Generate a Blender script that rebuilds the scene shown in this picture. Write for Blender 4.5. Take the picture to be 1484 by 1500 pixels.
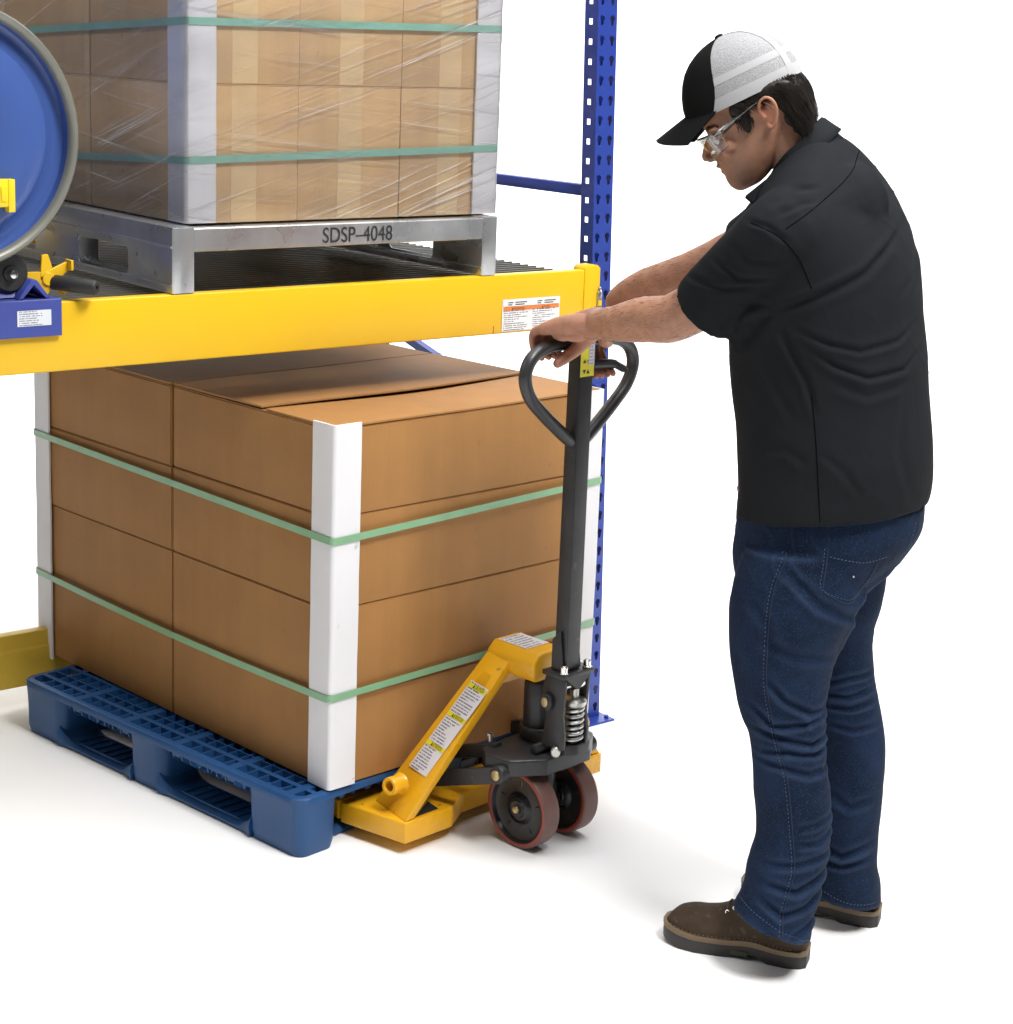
import bpy, bmesh, math, random
import numpy as np
from mathutils import Vector, Matrix
from mathutils.geometry import tessellate_polygon
from mathutils.noise import noise as pnoise, fractal as pfractal
R=math.radians; PI=math.pi
random.seed(7)
for o in list(bpy.data.objects): bpy.data.objects.remove(o)
scn=bpy.context.scene
COL=scn.collection

# ------------------------------------------------------------------ camera
cam=bpy.data.cameras.new('camera'); camo=bpy.data.objects.new('camera',cam); COL.objects.link(camo); scn.camera=camo
F_PX,CY=2756.7,690.9; PITCH,ROLL,YAW=.2258,.0389,.685
fw=Vector((math.sin(YAW)*math.cos(PITCH),math.cos(YAW)*math.cos(PITCH),-math.sin(PITCH)))
rt=Vector((math.cos(YAW),-math.sin(YAW),0)); up=rt.cross(fw)
r2=rt*math.cos(ROLL)+up*math.sin(ROLL); u2=-rt*math.sin(ROLL)+up*math.cos(ROLL)
camo.matrix_world=Matrix(((r2.x,u2.x,-fw.x,-3.3402),(r2.y,u2.y,-fw.y,-3.717),(r2.z,u2.z,-fw.z,1.8585),(0,0,0,1)))
cam.sensor_fit='HORIZONTAL'; cam.sensor_width=36; cam.lens=36*F_PX/1484
cam.shift_y=-(750-CY)/1484; cam.clip_start=.1; cam.clip_end=200

# ------------------------------------------------------------------ light: one key, plus added fills that stand in for a white studio
world=bpy.data.worlds.new('World'); scn.world=world; world.use_nodes=True
bg=world.node_tree.nodes['Background']; bg.inputs[0].default_value=(1,1,1,1); bg.inputs[1].default_value=.12
def area(name,loc,target,size,watts,col=(1,1,1)):
    l=bpy.data.lights.new(name,'AREA'); l.shape='RECTANGLE'; l.size,l.size_y=size; l.energy=watts; l.color=col
    o=bpy.data.objects.new(name,l); COL.objects.link(o); o.location=loc
    o.rotation_euler=(Vector(target)-Vector(loc)).to_track_quat('-Z','Y').to_euler(); return o
area('key_softbox',(-.75,-3.5,5.1),(-.75,-.2,.8),(1.3,1.1),570,(1,.985,.96))
area('overhead_fill',(.3,-2.2,5.6),(-.3,-1.3,0),(3.0,2.4),300)  # added fill from above to whiten the floor, no known source
area('side_fill',(-5.6,1.4,4.7),(-1.25,.4,1.75),(1.6,1.6),130)  # added to lighten the upper load's left faces, no such lamp known
area('floor_fill',(-.6,-.8,6.4),(-.6,-.8,0),(5.5,5.5),680)  # wide added fill that lifts the floor shadows towards white
area('backdrop_fill',(3.6,1.6,5.0),(5.6,4.6,.4),(7,1.5),900)  # added light, only there to bring the backdrop up to white
area('backdrop_fill',(.2,5.0,5.0),(2.2,7.4,.4),(7,1.5),900)  # second added light for the backdrop
scn.view_settings.view_transform='Standard'; scn.view_settings.look='None'
scn.view_settings.exposure=-1.2; scn.view_settings.gamma=1

# ------------------------------------------------------------------ materials
MATS={}
def mat(name,col,rough=.5,metal=0,spec=.5,var=.0,vscale=6,bump=0,bscale=40,bdist=.002,stretch=(1,1,1),speck=None,coat=0,rvar=0,sheen=0,trans=0,alpha=1,sss=0):
    if name in MATS: return MATS[name]
    m=bpy.data.materials.new(name); m.use_nodes=True; nt=m.node_tree; b=nt.nodes['Principled BSDF']; L=nt.links
    b.inputs['Base Color'].default_value=(*col,1); b.inputs['Roughness'].default_value=rough; b.inputs['Metallic'].default_value=metal
    b.inputs['Specular IOR Level'].default_value=spec
    if coat: b.inputs['Coat Weight'].default_value=coat; b.inputs['Coat Roughness'].default_value=.1
    if sheen: b.inputs['Sheen Weight'].default_value=sheen
    if trans: b.inputs['Transmission Weight'].default_value=trans
    if sss: b.inputs['Subsurface Weight'].default_value=sss; b.inputs['Subsurface Radius'].default_value=(.012,.004,.002)
    b.inputs['Alpha'].default_value=alpha
    tc=nt.nodes.new('ShaderNodeTexCoord'); mp=nt.nodes.new('ShaderNodeMapping'); mp.inputs['Scale'].default_value=stretch
    L.new(tc.outputs['Object'],mp.inputs[0])
    src=None
    if var:
        n=nt.nodes.new('ShaderNodeTexNoise'); n.inputs['Scale'].default_value=vscale; n.inputs['Detail'].default_value=5; n.inputs['Roughness'].default_value=.6
        L.new(mp.outputs[0],n.inputs[0])
        r=nt.nodes.new('ShaderNodeMapRange'); r.inputs[1].default_value=.3; r.inputs[2].default_value=.7; r.inputs[3].default_value=1-var; r.inputs[4].default_value=1+var
        L.new(n.outputs[0],r.inputs[0])
        mx=nt.nodes.new('ShaderNodeVectorMath'); mx.operation='SCALE'; mx.inputs[0].default_value=col; L.new(r.outputs[0],mx.inputs['Scale'])
        src=mx.outputs[0]
    if speck:
        n=nt.nodes.new('ShaderNodeTexNoise'); n.inputs['Scale'].default_value=speck[1]; n.inputs['Detail'].default_value=3
        L.new(mp.outputs[0],n.inputs[0])
        r=nt.nodes.new('ShaderNodeMapRange'); r.inputs[1].default_value=speck[2]; r.inputs[2].default_value=speck[2]+.06; L.new(n.outputs[0],r.inputs[0])
        mx=nt.nodes.new('ShaderNodeMix'); mx.data_type='RGBA'; L.new(r.outputs[0],mx.inputs[0])
        if src: L.new(src,mx.inputs[6])
        else: mx.inputs[6].default_value=(*col,1)
        mx.inputs[7].default_value=(*speck[0],1); src=mx.outputs[2]
    if src: L.new(src,b.inputs['Base Color'])
    if rvar:
        n=nt.nodes.new('ShaderNodeTexNoise'); n.inputs['Scale'].default_value=9; n.inputs['Detail'].default_value=6; L.new(mp.outputs[0],n.inputs[0])
        r=nt.nodes.new('ShaderNodeMapRange'); r.inputs[1].default_value=.3;r.inputs[2].default_value=.7;r.inputs[3].default_value=max(.02,rough-rvar); r.inputs[4].default_value=rough+rvar
        L.new(n.outputs[0],r.inputs[0]); L.new(r.outputs[0],b.inputs['Roughness'])
    if bump:
        n=nt.nodes.new('ShaderNodeTexNoise'); n.inputs['Scale'].default_value=bscale; n.inputs['Detail'].default_value=6; L.new(mp.outputs[0],n.inputs[0])
        bp=nt.nodes.new('ShaderNodeBump'); bp.inputs['Strength'].default_value=bump; bp.inputs['Distance'].default_value=bdist
        L.new(n.outputs[0],bp.inputs['Height']); L.new(bp.outputs[0],b.inputs['Normal'])
    MATS[name]=m; return m

def ncall(nt,kind,**kw):
    n=nt.nodes.new(kind)
    for k,v in kw.items():
        if hasattr(n,k): setattr(n,k,v)
    return n
def mth(nt,op,a,b=None,c=None,clamp=False):
    n=nt.nodes.new('ShaderNodeMath'); n.operation=op; n.use_clamp=clamp
    for i,v in enumerate((a,b,c)):
        if v is None: continue
        if isinstance(v,(int,float)): n.inputs[i].default_value=v
        else: nt.links.new(v,n.inputs[i])
    return n.outputs[0]
def cardboard(name,col,flute=0.12,tape=None):
    """corrugated board: mottled kraft liner with faint vertical flutes and small scuffs"""
    if name in MATS: return MATS[name]
    m=mat(name,col,rough=.62,spec=.35,var=.07,vscale=5,bump=.12,bscale=160,bdist=.001,speck=(tuple(c*.72 for c in col),38,.70))
    nt=m.node_tree; b=nt.nodes['Principled BSDF']
    tc=nt.nodes.new('ShaderNodeTexCoord'); sp=nt.nodes.new('ShaderNodeSeparateXYZ'); nt.links.new(tc.outputs['Object'],sp.inputs[0])
    s=mth(nt,'ADD',sp.outputs[0],sp.outputs[1]); w=mth(nt,'SINE',mth(nt,'MULTIPLY',s,2*PI/.0075))
    bp=[n for n in nt.nodes if n.bl_idname=='ShaderNodeBump'][0]
    b2=nt.nodes.new('ShaderNodeBump'); b2.inputs['Strength'].default_value=flute; b2.inputs['Distance'].default_value=.0006
    nt.links.new(w,b2.inputs['Height']); nt.links.new(bp.outputs[0],b2.inputs['Normal']); nt.links.new(b2.outputs[0],b.inputs['Normal'])
    # slow streaks down the board
    n=nt.nodes.new('ShaderNodeTexNoise'); mp=nt.nodes.new('ShaderNodeMapping'); mp.inputs['Scale'].default_value=(14,14,1.2)
    nt.links.new(tc.outputs['Object'],mp.inputs[0]); nt.links.new(mp.outputs[0],n.inputs[0]); n.inputs['Scale'].default_value=1.5; n.inputs['Detail'].default_value=4
    fac=mth(nt,'MULTIPLY_ADD',n.outputs[0],.22,.89)
    src=b.inputs['Base Color'].links[0].from_socket
    v=nt.nodes.new('ShaderNodeVectorMath'); v.operation='SCALE'; nt.links.new(src,v.inputs[0]); nt.links.new(fac,v.inputs['Scale']); nt.links.new(v.outputs[0],b.inputs['Base Color'])
    return m
def print_mat(name,paper,ink,rows,cols=1,words=38,margin=.05,seed=0,fill=.95):
    """a printed sticker: rows of small print broken into words, across the label's own UV"""
    if name in MATS: return MATS[name]
    m=bpy.data.materials.new(name); m.use_nodes=True; nt=m.node_tree; b=nt.nodes['Principled BSDF']; b.inputs['Roughness'].default_value=.35
    tc=nt.nodes.new('ShaderNodeTexCoord'); sp=nt.nodes.new('ShaderNodeSeparateXYZ'); nt.links.new(tc.outputs['UV'],sp.inputs[0])
    u,v=sp.outputs[0],sp.outputs[1]
    uc=mth(nt,'MULTIPLY',u,cols); uf=mth(nt,'FRACT',uc); ci=mth(nt,'FLOOR',uc)
    vr=mth(nt,'MULTIPLY',v,rows); vf=mth(nt,'FRACT',vr); ri=mth(nt,'FLOOR',vr)
    inrow=mth(nt,'MULTIPLY',mth(nt,'GREATER_THAN',vf,.28),mth(nt,'LESS_THAN',vf,.74))
    cb=nt.nodes.new('ShaderNodeCombineXYZ'); nt.links.new(mth(nt,'MULTIPLY',uf,words/cols),cb.inputs[0]); nt.links.new(mth(nt,'MULTIPLY_ADD',ri,7.31,mth(nt,'MULTIPLY',ci,31.7)),cb.inputs[1]); cb.inputs[2].default_value=seed
    n=nt.nodes.new('ShaderNodeTexNoise'); n.inputs['Scale'].default_value=1; n.inputs['Detail'].default_value=2; nt.links.new(cb.outputs[0],n.inputs[0])
    word=mth(nt,'GREATER_THAN',n.outputs[0],.43)
    cb2=nt.nodes.new('ShaderNodeCombineXYZ'); nt.links.new(ri,cb2.inputs[0]); nt.links.new(ci,cb2.inputs[1]); cb2.inputs[2].default_value=seed+.5
    wn=nt.nodes.new('ShaderNodeTexWhiteNoise'); nt.links.new(cb2.outputs[0],wn.inputs[0])
    endu=mth(nt,'MULTIPLY_ADD',mth(nt,'POWER',wn.outputs[0],.5),fill-.35-margin,.35)
    ins=mth(nt,'MULTIPLY',mth(nt,'GREATER_THAN',uf,margin),mth(nt,'LESS_THAN',uf,endu))
    k=mth(nt,'MULTIPLY',mth(nt,'MULTIPLY',inrow,word),ins)
    mx=nt.nodes.new('ShaderNodeMix'); mx.data_type='RGBA'; nt.links.new(k,mx.inputs[0]); mx.inputs[6].default_value=(*paper,1); mx.inputs[7].default_value=(*ink,1)
    nt.links.new(mx.outputs[2],b.inputs['Base Color']); MATS[name]=m; return m

# ------------------------------------------------------------------ mesh helpers
class MB:
    def __init__(s): s.v=[]; s.f=[]; s.uv=None
    def add(s,vs,fs):
        n=len(s.v); s.v+= [tuple(v) for v in vs]; s.f+=[tuple(i+n for i in f) for f in fs]; return s
    def box(s,x0,x1,y0,y1,z0,z1):
        return s.add([(x,y,z) for z in (z0,z1) for y in (y0,y1) for x in (x0,x1)],[(0,2,3,1),(4,5,7,6),(0,1,5,4),(2,6,7,3),(0,4,6,2),(1,3,7,5)])
    def hexa(s,p): # 8 corners, bottom 4 ccw then top 4 ccw
        return s.add(p,[(3,2,1,0),(4,5,6,7),(0,1,5,4),(1,2,6,5),(2,3,7,6),(3,0,4,7)])
    def prism(s,poly,z0,z1,fn=lambda a,b,c:(a,b,c)):
        n=len(poly); vs=[fn(a,b,z0) for a,b in poly]+[fn(a,b,z1) for a,b in poly]
        tri=tessellate_polygon([[Vector((a,b,0)) for a,b in poly]])
        fs=[tuple(t) for t in tri]+[tuple(i+n for i in reversed(t)) for t in tri]+[(i,(i+1)%n,(i+1)%n+n,i+n) for i in range(n)]
        return s.add(vs,fs)
    def cyl(s,p0,p1,r0,r1=None,seg=24,caps=True):
        r1=r0 if r1 is None else r1; p0=Vector(p0);p1=Vector(p1); d=(p1-p0).normalized()
        a=d.orthogonal().normalized(); b=d.cross(a); vs=[]
        for p,r in ((p0,r0),(p1,r1)):
            for i in range(seg):
                t=2*PI*i/seg; vs.append(p+a*r*math.cos(t)+b*r*math.sin(t))
        fs=[(i,(i+1)%seg,(i+1)%seg+seg,i+seg) for i in range(seg)]
        if caps: fs+=[tuple(range(seg-1,-1,-1)),tuple(range(seg,2*seg))]
        return s.add(vs,fs)
    def lathe(s,prof,o,axis,seg=48): # prof: (r, t along axis); closed ends when r=0
        o=Vector(o); d=Vector(axis).normalized(); a=d.orthogonal().normalized(); b=d.cross(a); vs=[];n=len(prof)
        for i in range(seg):
            t=2*PI*i/seg
            for r,h in prof: vs.append(o+d*h+(a*math.cos(t)+b*math.sin(t))*r)
        fs=[]
        for i in range(seg):
            j=(i+1)%seg
            for k in range(n-1): fs.append((i*n+k,j*n+k,j*n+k+1,i*n+k+1))
        return s.add(vs,fs)
    def tube(s,path,r,seg=12,caps=True,closed=False):
        P=[Vector(p) for p in path]; n=len(P); rs=r if hasattr(r,'__len__') else [r]*n
        T=[]
        for i in range(n):
            if closed: T.append((P[(i+1)%n]-P[i-1]).normalized())
            else: T.append((P[min(i+1,n-1)]-P[max(i-1,0)]).normalized())
        a=T[0].orthogonal().normalized(); vs=[]
        for i in range(n):
            a=(a-T[i]*a.dot(T[i])).normalized(); b=T[i].cross(a)
            for k in range(seg):
                t=2*PI*k/seg; vs.append(P[i]+(a*math.cos(t)+b*math.sin(t))*rs[i])
        fs=[]
        for i in range(n if closed else n-1):
            j=(i+1)%n
            for k in range(seg): fs.append((i*seg+k,i*seg+(k+1)%seg,j*seg+(k+1)%seg,j*seg+k))
        if caps and not closed: fs+=[tuple(range(seg-1,-1,-1)),tuple(range((n-1)*seg,n*seg))]
        return s.add(vs,fs)
    def rings(s,rings,cap=True): # list of closed rings with equal counts
        m=len(rings[0]); vs=[p for r in rings for p in r]; fs=[]
        for i in range(len(rings)-1):
            for k in range(m): fs.append((i*m+k,i*m+(k+1)%m,(i+1)*m+(k+1)%m,(i+1)*m+k))
        if cap: fs+=[tuple(range(m-1,-1,-1)),tuple(range((len(rings)-1)*m,len(rings)*m))]
        return s.add(vs,fs)
    def mesh(s,name,bevel=0,seg=2,merge=False,ang=35):
        me=bpy.data.meshes.new(name); me.from_pydata([tuple(v) for v in s.v],[],s.f); 
        bm=bmesh.new(); bm.from_mesh(me)
        if merge: bmesh.ops.remove_doubles(bm,verts=bm.verts,dist=1e-5)
        bmesh.ops.recalc_face_normals(bm,faces=bm.faces)
        if bevel:
            es=[e for e in bm.edges if len(e.link_faces)==2 and e.calc_face_angle(0)>R(28)]
            bmesh.ops.bevel(bm,geom=es,offset=bevel,segments=seg,profile=.5,affect='EDGES',clamp_overlap=True)
        bm.to_mesh(me); bm.free(); 
        me.polygons.foreach_set('use_smooth',[True]*len(me.polygons)); me.set_sharp_from_angle(angle=R(ang)); me.update(); return me
def add_obj(name,me,m=None,parent=None,label=None,kind=None):
    o=bpy.data.objects.new(name,me); COL.objects.link(o)
    if m is not None and not me.materials: me.materials.append(m)
    if parent: o.parent=parent
    if label: o['label']=label
    if kind: o['kind']=kind
    return o
def part(root,name,mb,m,bevel=0,seg=2,label=None,kind=None,ang=35,merge=False):
    me=mb if isinstance(mb,bpy.types.Mesh) else mb.mesh(name,bevel,seg,merge,ang)
    return add_obj(name,me,m,root,label,kind)
def thing(name,label,cat,loc=(0,0,0),rz=0,group=None):
    o=bpy.data.objects.new(name,None); COL.objects.link(o); o.location=loc; o.rotation_euler=(0,0,rz); o.empty_display_size=.1
    o['label']=label; o['category']=cat
    if group: o['group']=group
    return o
def single(name,mb,m,label,cat,loc=(0,0,0),rz=0,group=None,bevel=0,seg=2,ang=35):
    me=mb if isinstance(mb,bpy.types.Mesh) else mb.mesh(name,bevel,seg,False,ang)
    o=add_obj(name,me,m); o.location=loc; o.rotation_euler=(0,0,rz); o['label']=label; o['category']=cat
    if group: o['group']=group
    return o
def quad(p0,ux,uy,m,name,root,thick=.0006,off=.001):
    """thin sticker: lower-left corner p0, full edge vectors ux, uy, with its own UV"""
    p0=Vector(p0);ux=Vector(ux);uy=Vector(uy); n=ux.cross(uy).normalized()
    me=bpy.data.meshes.new(name); a=[p0+n*(off-thick),p0+ux+n*(off-thick),p0+ux+uy+n*(off-thick),p0+uy+n*(off-thick)]; b=[p+n*thick for p in a]
    me.from_pydata([tuple(v) for v in a+b],[],[(4,5,6,7),(3,2,1,0),(0,1,5,4),(1,2,6,5),(2,3,7,6),(3,0,4,7)])
    uv=me.uv_layers.new(name='uv')
    for i,c in enumerate([(0,0),(1,0),(1,1),(0,1)]): uv.data[i].uv=c
    for i in range(4,24): uv.data[i].uv=(.001,.001)
    return add_obj(name,me,m,root)
def text(root,name,s,p,xd,yd,h,m,off=.0012,width=None,bold=0,extr=.0003):
    """flat lettering: baseline start p, x direction xd, up direction yd, capital height h; width fits the string"""
    cu=bpy.data.curves.new(name,'FONT'); cu.body=s; cu.size=1; cu.extrude=0; cu.offset=bold
    t=bpy.data.objects.new('tmp',cu); COL.objects.link(t); dg=bpy.context.evaluated_depsgraph_get(); me=bpy.data.meshes.new_from_object(t.evaluated_get(dg)); bpy.data.objects.remove(t)
    co=np.array([v.co[:] for v in me.vertices]); x0,x1=co[:,0].min(),co[:,0].max(); hh=co[:,1].max()-min(0,co[:,1].min())
    sx=(width/(x1-x0)) if width else h/.73; sy=h/.73
    xd=Vector(xd).normalized();yd=Vector(yd).normalized();n=xd.cross(yd).normalized();p=Vector(p)
    for v in me.vertices: v.co=p+xd*((v.co.x-x0)*sx)+yd*(v.co.y*sy)+n*off
    return add_obj(name,me,m,root)
def remesh(mb,name,voxel,smooth=4,fac=.5):
    me=mb.mesh(name) if isinstance(mb,MB) else mb
    o=bpy.data.objects.new('tmp',me); COL.objects.link(o)
    md=o.modifiers.new('r','REMESH'); md.mode='VOXEL'; md.voxel_size=voxel; md.adaptivity=0
    if smooth:
        sm=o.modifiers.new('s','SMOOTH'); sm.iterations=smooth; sm.factor=fac
    dg=bpy.context.evaluated_depsgraph_get(); r=bpy.data.meshes.new_from_object(o.evaluated_get(dg)); bpy.data.objects.remove(o)
    r.polygons.foreach_set('use_smooth',[True]*len(r.polygons)); r.name=name; r.materials.clear(); return r
def xf(fn,me):
    for v in me.vertices: v.co=fn(v.co)
    return me

# ------------------------------------------------------------------ the setting: white floor sweeping up into a white cove
white=mat('studio_white',(.93,.93,.93),rough=.8,spec=.1,var=.006,vscale=2)
mb=MB(); mb.add([(-14,-14,0),(14,-14,0),(14,14,0),(-14,14,0)],[(0,1,2,3)])
g=add_obj('floor',mb.mesh('floor'),white); g['kind']='structure'
fh=Vector((.633,.774,0)); lh=Vector((.774,-.633,0)); mb=MB(); prof=[]
for i in range(13):
    t=PI/2*i/12; prof.append((6.5+1.5*math.sin(t),.004+1.5-1.5*math.cos(t)))
prof=[(6.2,.004)]+prof+[(8.0,7.0)]
vs=[];n=len(prof)
for s in (-11,11):
    for d,z in prof: vs.append(fh*d+lh*s+Vector((0,0,z)))
mb.add(vs,[(i,i+1,n+i+1,n+i) for i in range(n-1)])
g=add_obj('backdrop',mb.mesh('backdrop'),white); g['kind']='structure'
# ------------------------------------------------------------------ shared materials
yel_beam=mat('yellow_beam_paint',(.78,.47,.012),rough=.38,var=.02,vscale=3,bump=.05,bscale=60,speck=((.50,.33,.03),22,.74),rvar=.06)
yel_jack=mat('yellow_jack_paint',(.80,.40,.010),rough=.33,var=.05,vscale=4,bump=.06,bscale=70,speck=((.26,.14,.03),30,.70),rvar=.08)
blue_rack=mat('blue_rack_paint',(.022,.050,.29),rough=.36,var=.06,vscale=5,bump=.05,bscale=50)
blue_crd=mat('blue_cradle_paint',(.05,.07,.30),rough=.34,var=.04,vscale=6)
blue_drum=mat('blue_drum_paint',(.052,.10,.31),rough=.22,var=.03,vscale=4,coat=.25)
steel=mat('galvanised_steel',(.56,.57,.58),rough=.32,metal=.82,var=.14,vscale=7,bump=.08,bscale=30,rvar=.1,speck=((.30,.30,.31),20,.68))
wire_m=mat('galvanised_wire',(.20,.20,.185),rough=.5,metal=.8,var=.1)
chrome=mat('bright_steel',(.72,.72,.70),rough=.2,metal=1)
zinc=mat('zinc_bolt',(.50,.49,.46),rough=.35,metal=.9,var=.12,vscale=60)
brass=mat('yellow_zinc_pin',(.52,.42,.22),rough=.38,metal=.8,var=.1,vscale=50)
blackp=mat('black_jack_paint',(.022,.022,.024),rough=.42,var=.25,vscale=12,bump=.18,bscale=60,rvar=.1,speck=((.06,.055,.05),30,.70))
blackr=mat('black_rubber',(.02,.02,.02),rough=.6,var=.1,bump=.1)
greyrim=mat('grey_lock_ring',(.22,.22,.19),rough=.4,metal=.35,var=.08,vscale=8)
ink=mat('black_print',(.02,.02,.022),rough=.5)
ink2=mat('faded_black_print',(.06,.06,.065),rough=.5)
redm=mat('red_marker',(.6,.06,.03),rough=.6)
orange_l=mat('orange_label_bar',(.75,.22,.05),rough=.4)
yellow_l=mat('yellow_label_bar',(.75,.68,.03),rough=.4)
board=mat('edge_protector_board',(.74,.735,.75),rough=.6,spec=.3,var=.03,vscale=4,bump=.12,bscale=18,speck=((.45,.43,.40),22,.73))
board2=mat('edge_protector_board_scuffed',(.70,.70,.74),rough=.5,spec=.3,var=.05,vscale=9,bump=.25,bscale=22)
strap_m=mat('green_pet_strap',(.20,.40,.22),rough=.32,var=.06,vscale=20,bump=.2,bscale=300,coat=.2)
strap_u=mat('pale_green_pet_strap',(.25,.50,.42),rough=.32,var=.08,vscale=20,bump=.2,bscale=300,coat=.2)
card_lo=cardboard('kraft_board_brown',(.345,.168,.052))
card_top=card_lo
card_up=cardboard('kraft_board_tan',(.62,.42,.215),flute=.06)
card_edge=mat('raw_board_edge',(.42,.25,.11),rough=.8,var=.2,vscale=200,bump=.5,bscale=400,bdist=.001)
tape_m=mat('clear_packing_tape',(.72,.54,.31),rough=.22,coat=.4,var=.06,vscale=20)

# ------------------------------------------------------------------ pallet rack
rack=thing('pallet_rack','blue and yellow pallet rack whose beam carries the wrapped load and the drum','pallet rack')
LX=-.0325
def upright_mesh(w,dep,H,face=True):
    P=.0508; n=int(H/P); m=MB()
    def circ(cx,cz,r,k=8,a0=0,a1=2*PI): return [(cx+r*math.cos(a0+(a1-a0)*i/(k)),cz+r*math.sin(a0+(a1-a0)*i/k)) for i in range(k+(0 if a1-a0>6 else 1))]
    def tear(cx,cz): return [(cx+.0085*math.cos(t),cz+.004+.0085*math.sin(t)) for t in [R(-50+ i*28) for i in range(11)]]+[(cx-.0042,cz-.012),(cx,cz-.0155),(cx+.0042,cz-.012)]
    def sq(cx,cz,h=.0075): return [(cx-h,cz-h),(cx+h,cz-h),(cx+h,cz+h),(cx-h,cz+h)]
    def cell(o,hs,fn,z):
        polys=[[Vector((a,b,0)) for a,b in o]]+[[Vector((a,b,0)) for a,b in h] for h in hs]
        tri=tessellate_polygon(polys); pts=[p for q in polys for p in q]
        m.add([fn(p.x,p.y+z) for p in pts],[tuple(t) for t in tri])
    for k in range(n):
        z=k*P
        o=[(0,0),(w,0),(w,P),(0,P)]
        cell(o,[tear(w*.22,P*.60),tear(w*.76,P*.60)],lambda a,b:(a,0,b),z)
        o2=[(0,0),(dep,0),(dep,P),(0,P)]
        cell(o2,[sq(dep*.55,P*.5)],lambda a,b:(0,a,b),z)
        cell(o2,[],lambda a,b:(w,a,b),z)
        # return lips
        m.add([(0,dep,z),(.012,dep,z),(.012,dep,z+P),(0,dep,z+P)],[(0,1,2,3)]); m.add([(w-.012,dep,z),(w,dep,z),(w,dep,z+P),(w-.012,dep,z+P)],[(0,1,2,3)])
    me=m.mesh('upright',merge=True); me.materials.append(blue_rack)
    o=bpy.data.objects.new('tmp',me); COL.objects.link(o); sd=o.modifiers.new('s','SOLIDIFY'); sd.thickness=.0022; sd.offset=0
    r=bpy.data.meshes.new_from_object(o.evaluated_get(bpy.context.evaluated_depsgraph_get())); bpy.data.objects.remove(o); r.name='upright'
    r.polygons.foreach_set('use_smooth',[False]*len(r.polygons)); return r
um=upright_mesh(.064,.05,2.2)
me=um.copy(); xf(lambda p:Vector((p.x-.001+.0325*(1.94-p.z)-.001-.058,p.y,p.z+.006)),me); part(rack,'upright',me,blue_rack)
me=um.copy(); xf(lambda p:Vector((p.x-.001+.0325*(1.94-p.z)-.001-.058,1.07-p.y,p.z+.006)),me); part(rack,'upright',me,blue_rack)
for y0 in (-.045,1.025):
    m=MB(); m.box(-.045,.088,y0,y0+.13,0,.006); m.cyl((.074,y0+.02,.006),(.074,y0+.02,.014),.007,seg=6); part(rack,'base_plate',m,blue_rack,bevel=.001,seg=1)
m=MB(); m.box(-.036,-.006,.05,1.02,1.462,1.492); part(rack,'horizontal_brace',m,blue_rack,bevel=.003)
m=MB(); m.tube([(.03,.06,.735),(.03,1.03,.985)],.017,seg=4); part(rack,'diagonal_brace',m,blue_rack)
m=MB(); m.box(.0,.03,.05,1.02,.12,.15); part(rack,'horizontal_brace',m,blue_rack,bevel=.003)
# stepped box beams
def beam(y_face,y_back,zt,zb,x0=-2.9,x1=-.052,front=True,name='beam'):
    m=MB(); s=1 if y_back>y_face else -1
    st=y_face+s*(abs(y_back-y_face)*.62)
    poly=[(y_face,zb),(y_face,zt),(st,zt),(st,zt-.042),(y_back,zt-.042),(y_back,zb)]
    m.prism(poly,x0,x1,lambda a,b,c:(c,a,b)); return part(rack,name,m,yel_beam,bevel=.004,seg=3)
beam(-.045,.006,1.281,1.131)
beam(1.115,1.064,1.281,1.131)
# front beam end connector: wraps the column, rounded shoulder standing proud of the beam top
m=MB(); poly=[(-.105,1.136),(-.105,1.284),(-.098,1.292),(-.062,1.293),(-.0515,1.285),(-.0495,1.112),(-.054,1.106),(-.085,1.106),(-.098,1.12)]
m.prism(poly,-.049,-.0,lambda a,b,c:(a,c,b)); part(rack,'beam_connector',m,yel_beam,bevel=.003)
m=MB(); m.prism([(-.062,1.17),(-.062,1.222),(-.05,1.226),(-.046,1.222),(-.046,1.17),(-.05,1.165)],-.054,-.0495,lambda a,b,c:(a,c,b)); m.cyl((-.055,-.056,1.232),(-.055,-.05,1.232),.004,seg=10)
m.tube([(-.055,-.056,1.228),(-.055,-.06,1.218),(-.055,-.056,1.208)],.0025,seg=6); cl=part(rack,'safety_clip',m,zinc,bevel=.0008,seg=1)
m=MB(); m.box(-.061,-.049,-.0565,-.0545,1.186,1.20); add_obj('clip_tab',m.mesh('clip_tab'),yel_beam,cl)
# low rear tie beam
def lowbeam():
    m=MB(); m.prism([(.90,.075),(.90,.180),(.906,.184),(.906,.226),(.94,.226),(.94,.075)],-2.9,-.1,lambda a,b,c:(c,a,b)); part(rack,'beam',m,mat('dull_yellow_beam',(.66,.45,.05),rough=.5,var=.12,vscale=5),bevel=.003,label='dull yellow low beam behind the blue pallet')  # duller yellow than the upper beams
lowbeam()
# wire deck: channels below, welded wire mesh above
m=MB()
for i in range(9):
    x=-2.75+.32*i; m.box(x-.02,x+.02,.008,1.062,1.236,1.246); m.box(x-.02,x-.017,.008,1.062,1.246,1.256); m.box(x+.017,x+.02,.008,1.062,1.246,1.256)
part(rack,'deck_channels',m,steel,kind='stuff')
m=MB()
x=-2.88
while x<-.12: m.box(x,x+.006,.010,1.06,1.258,1.265); x+=.026
y=.03
while y<1.05: m.box(-2.88,-.12,y,y+.006,1.2655,1.2725); y+=.034
part(rack,'wire_mesh',m,wire_m,kind='stuff')
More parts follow.
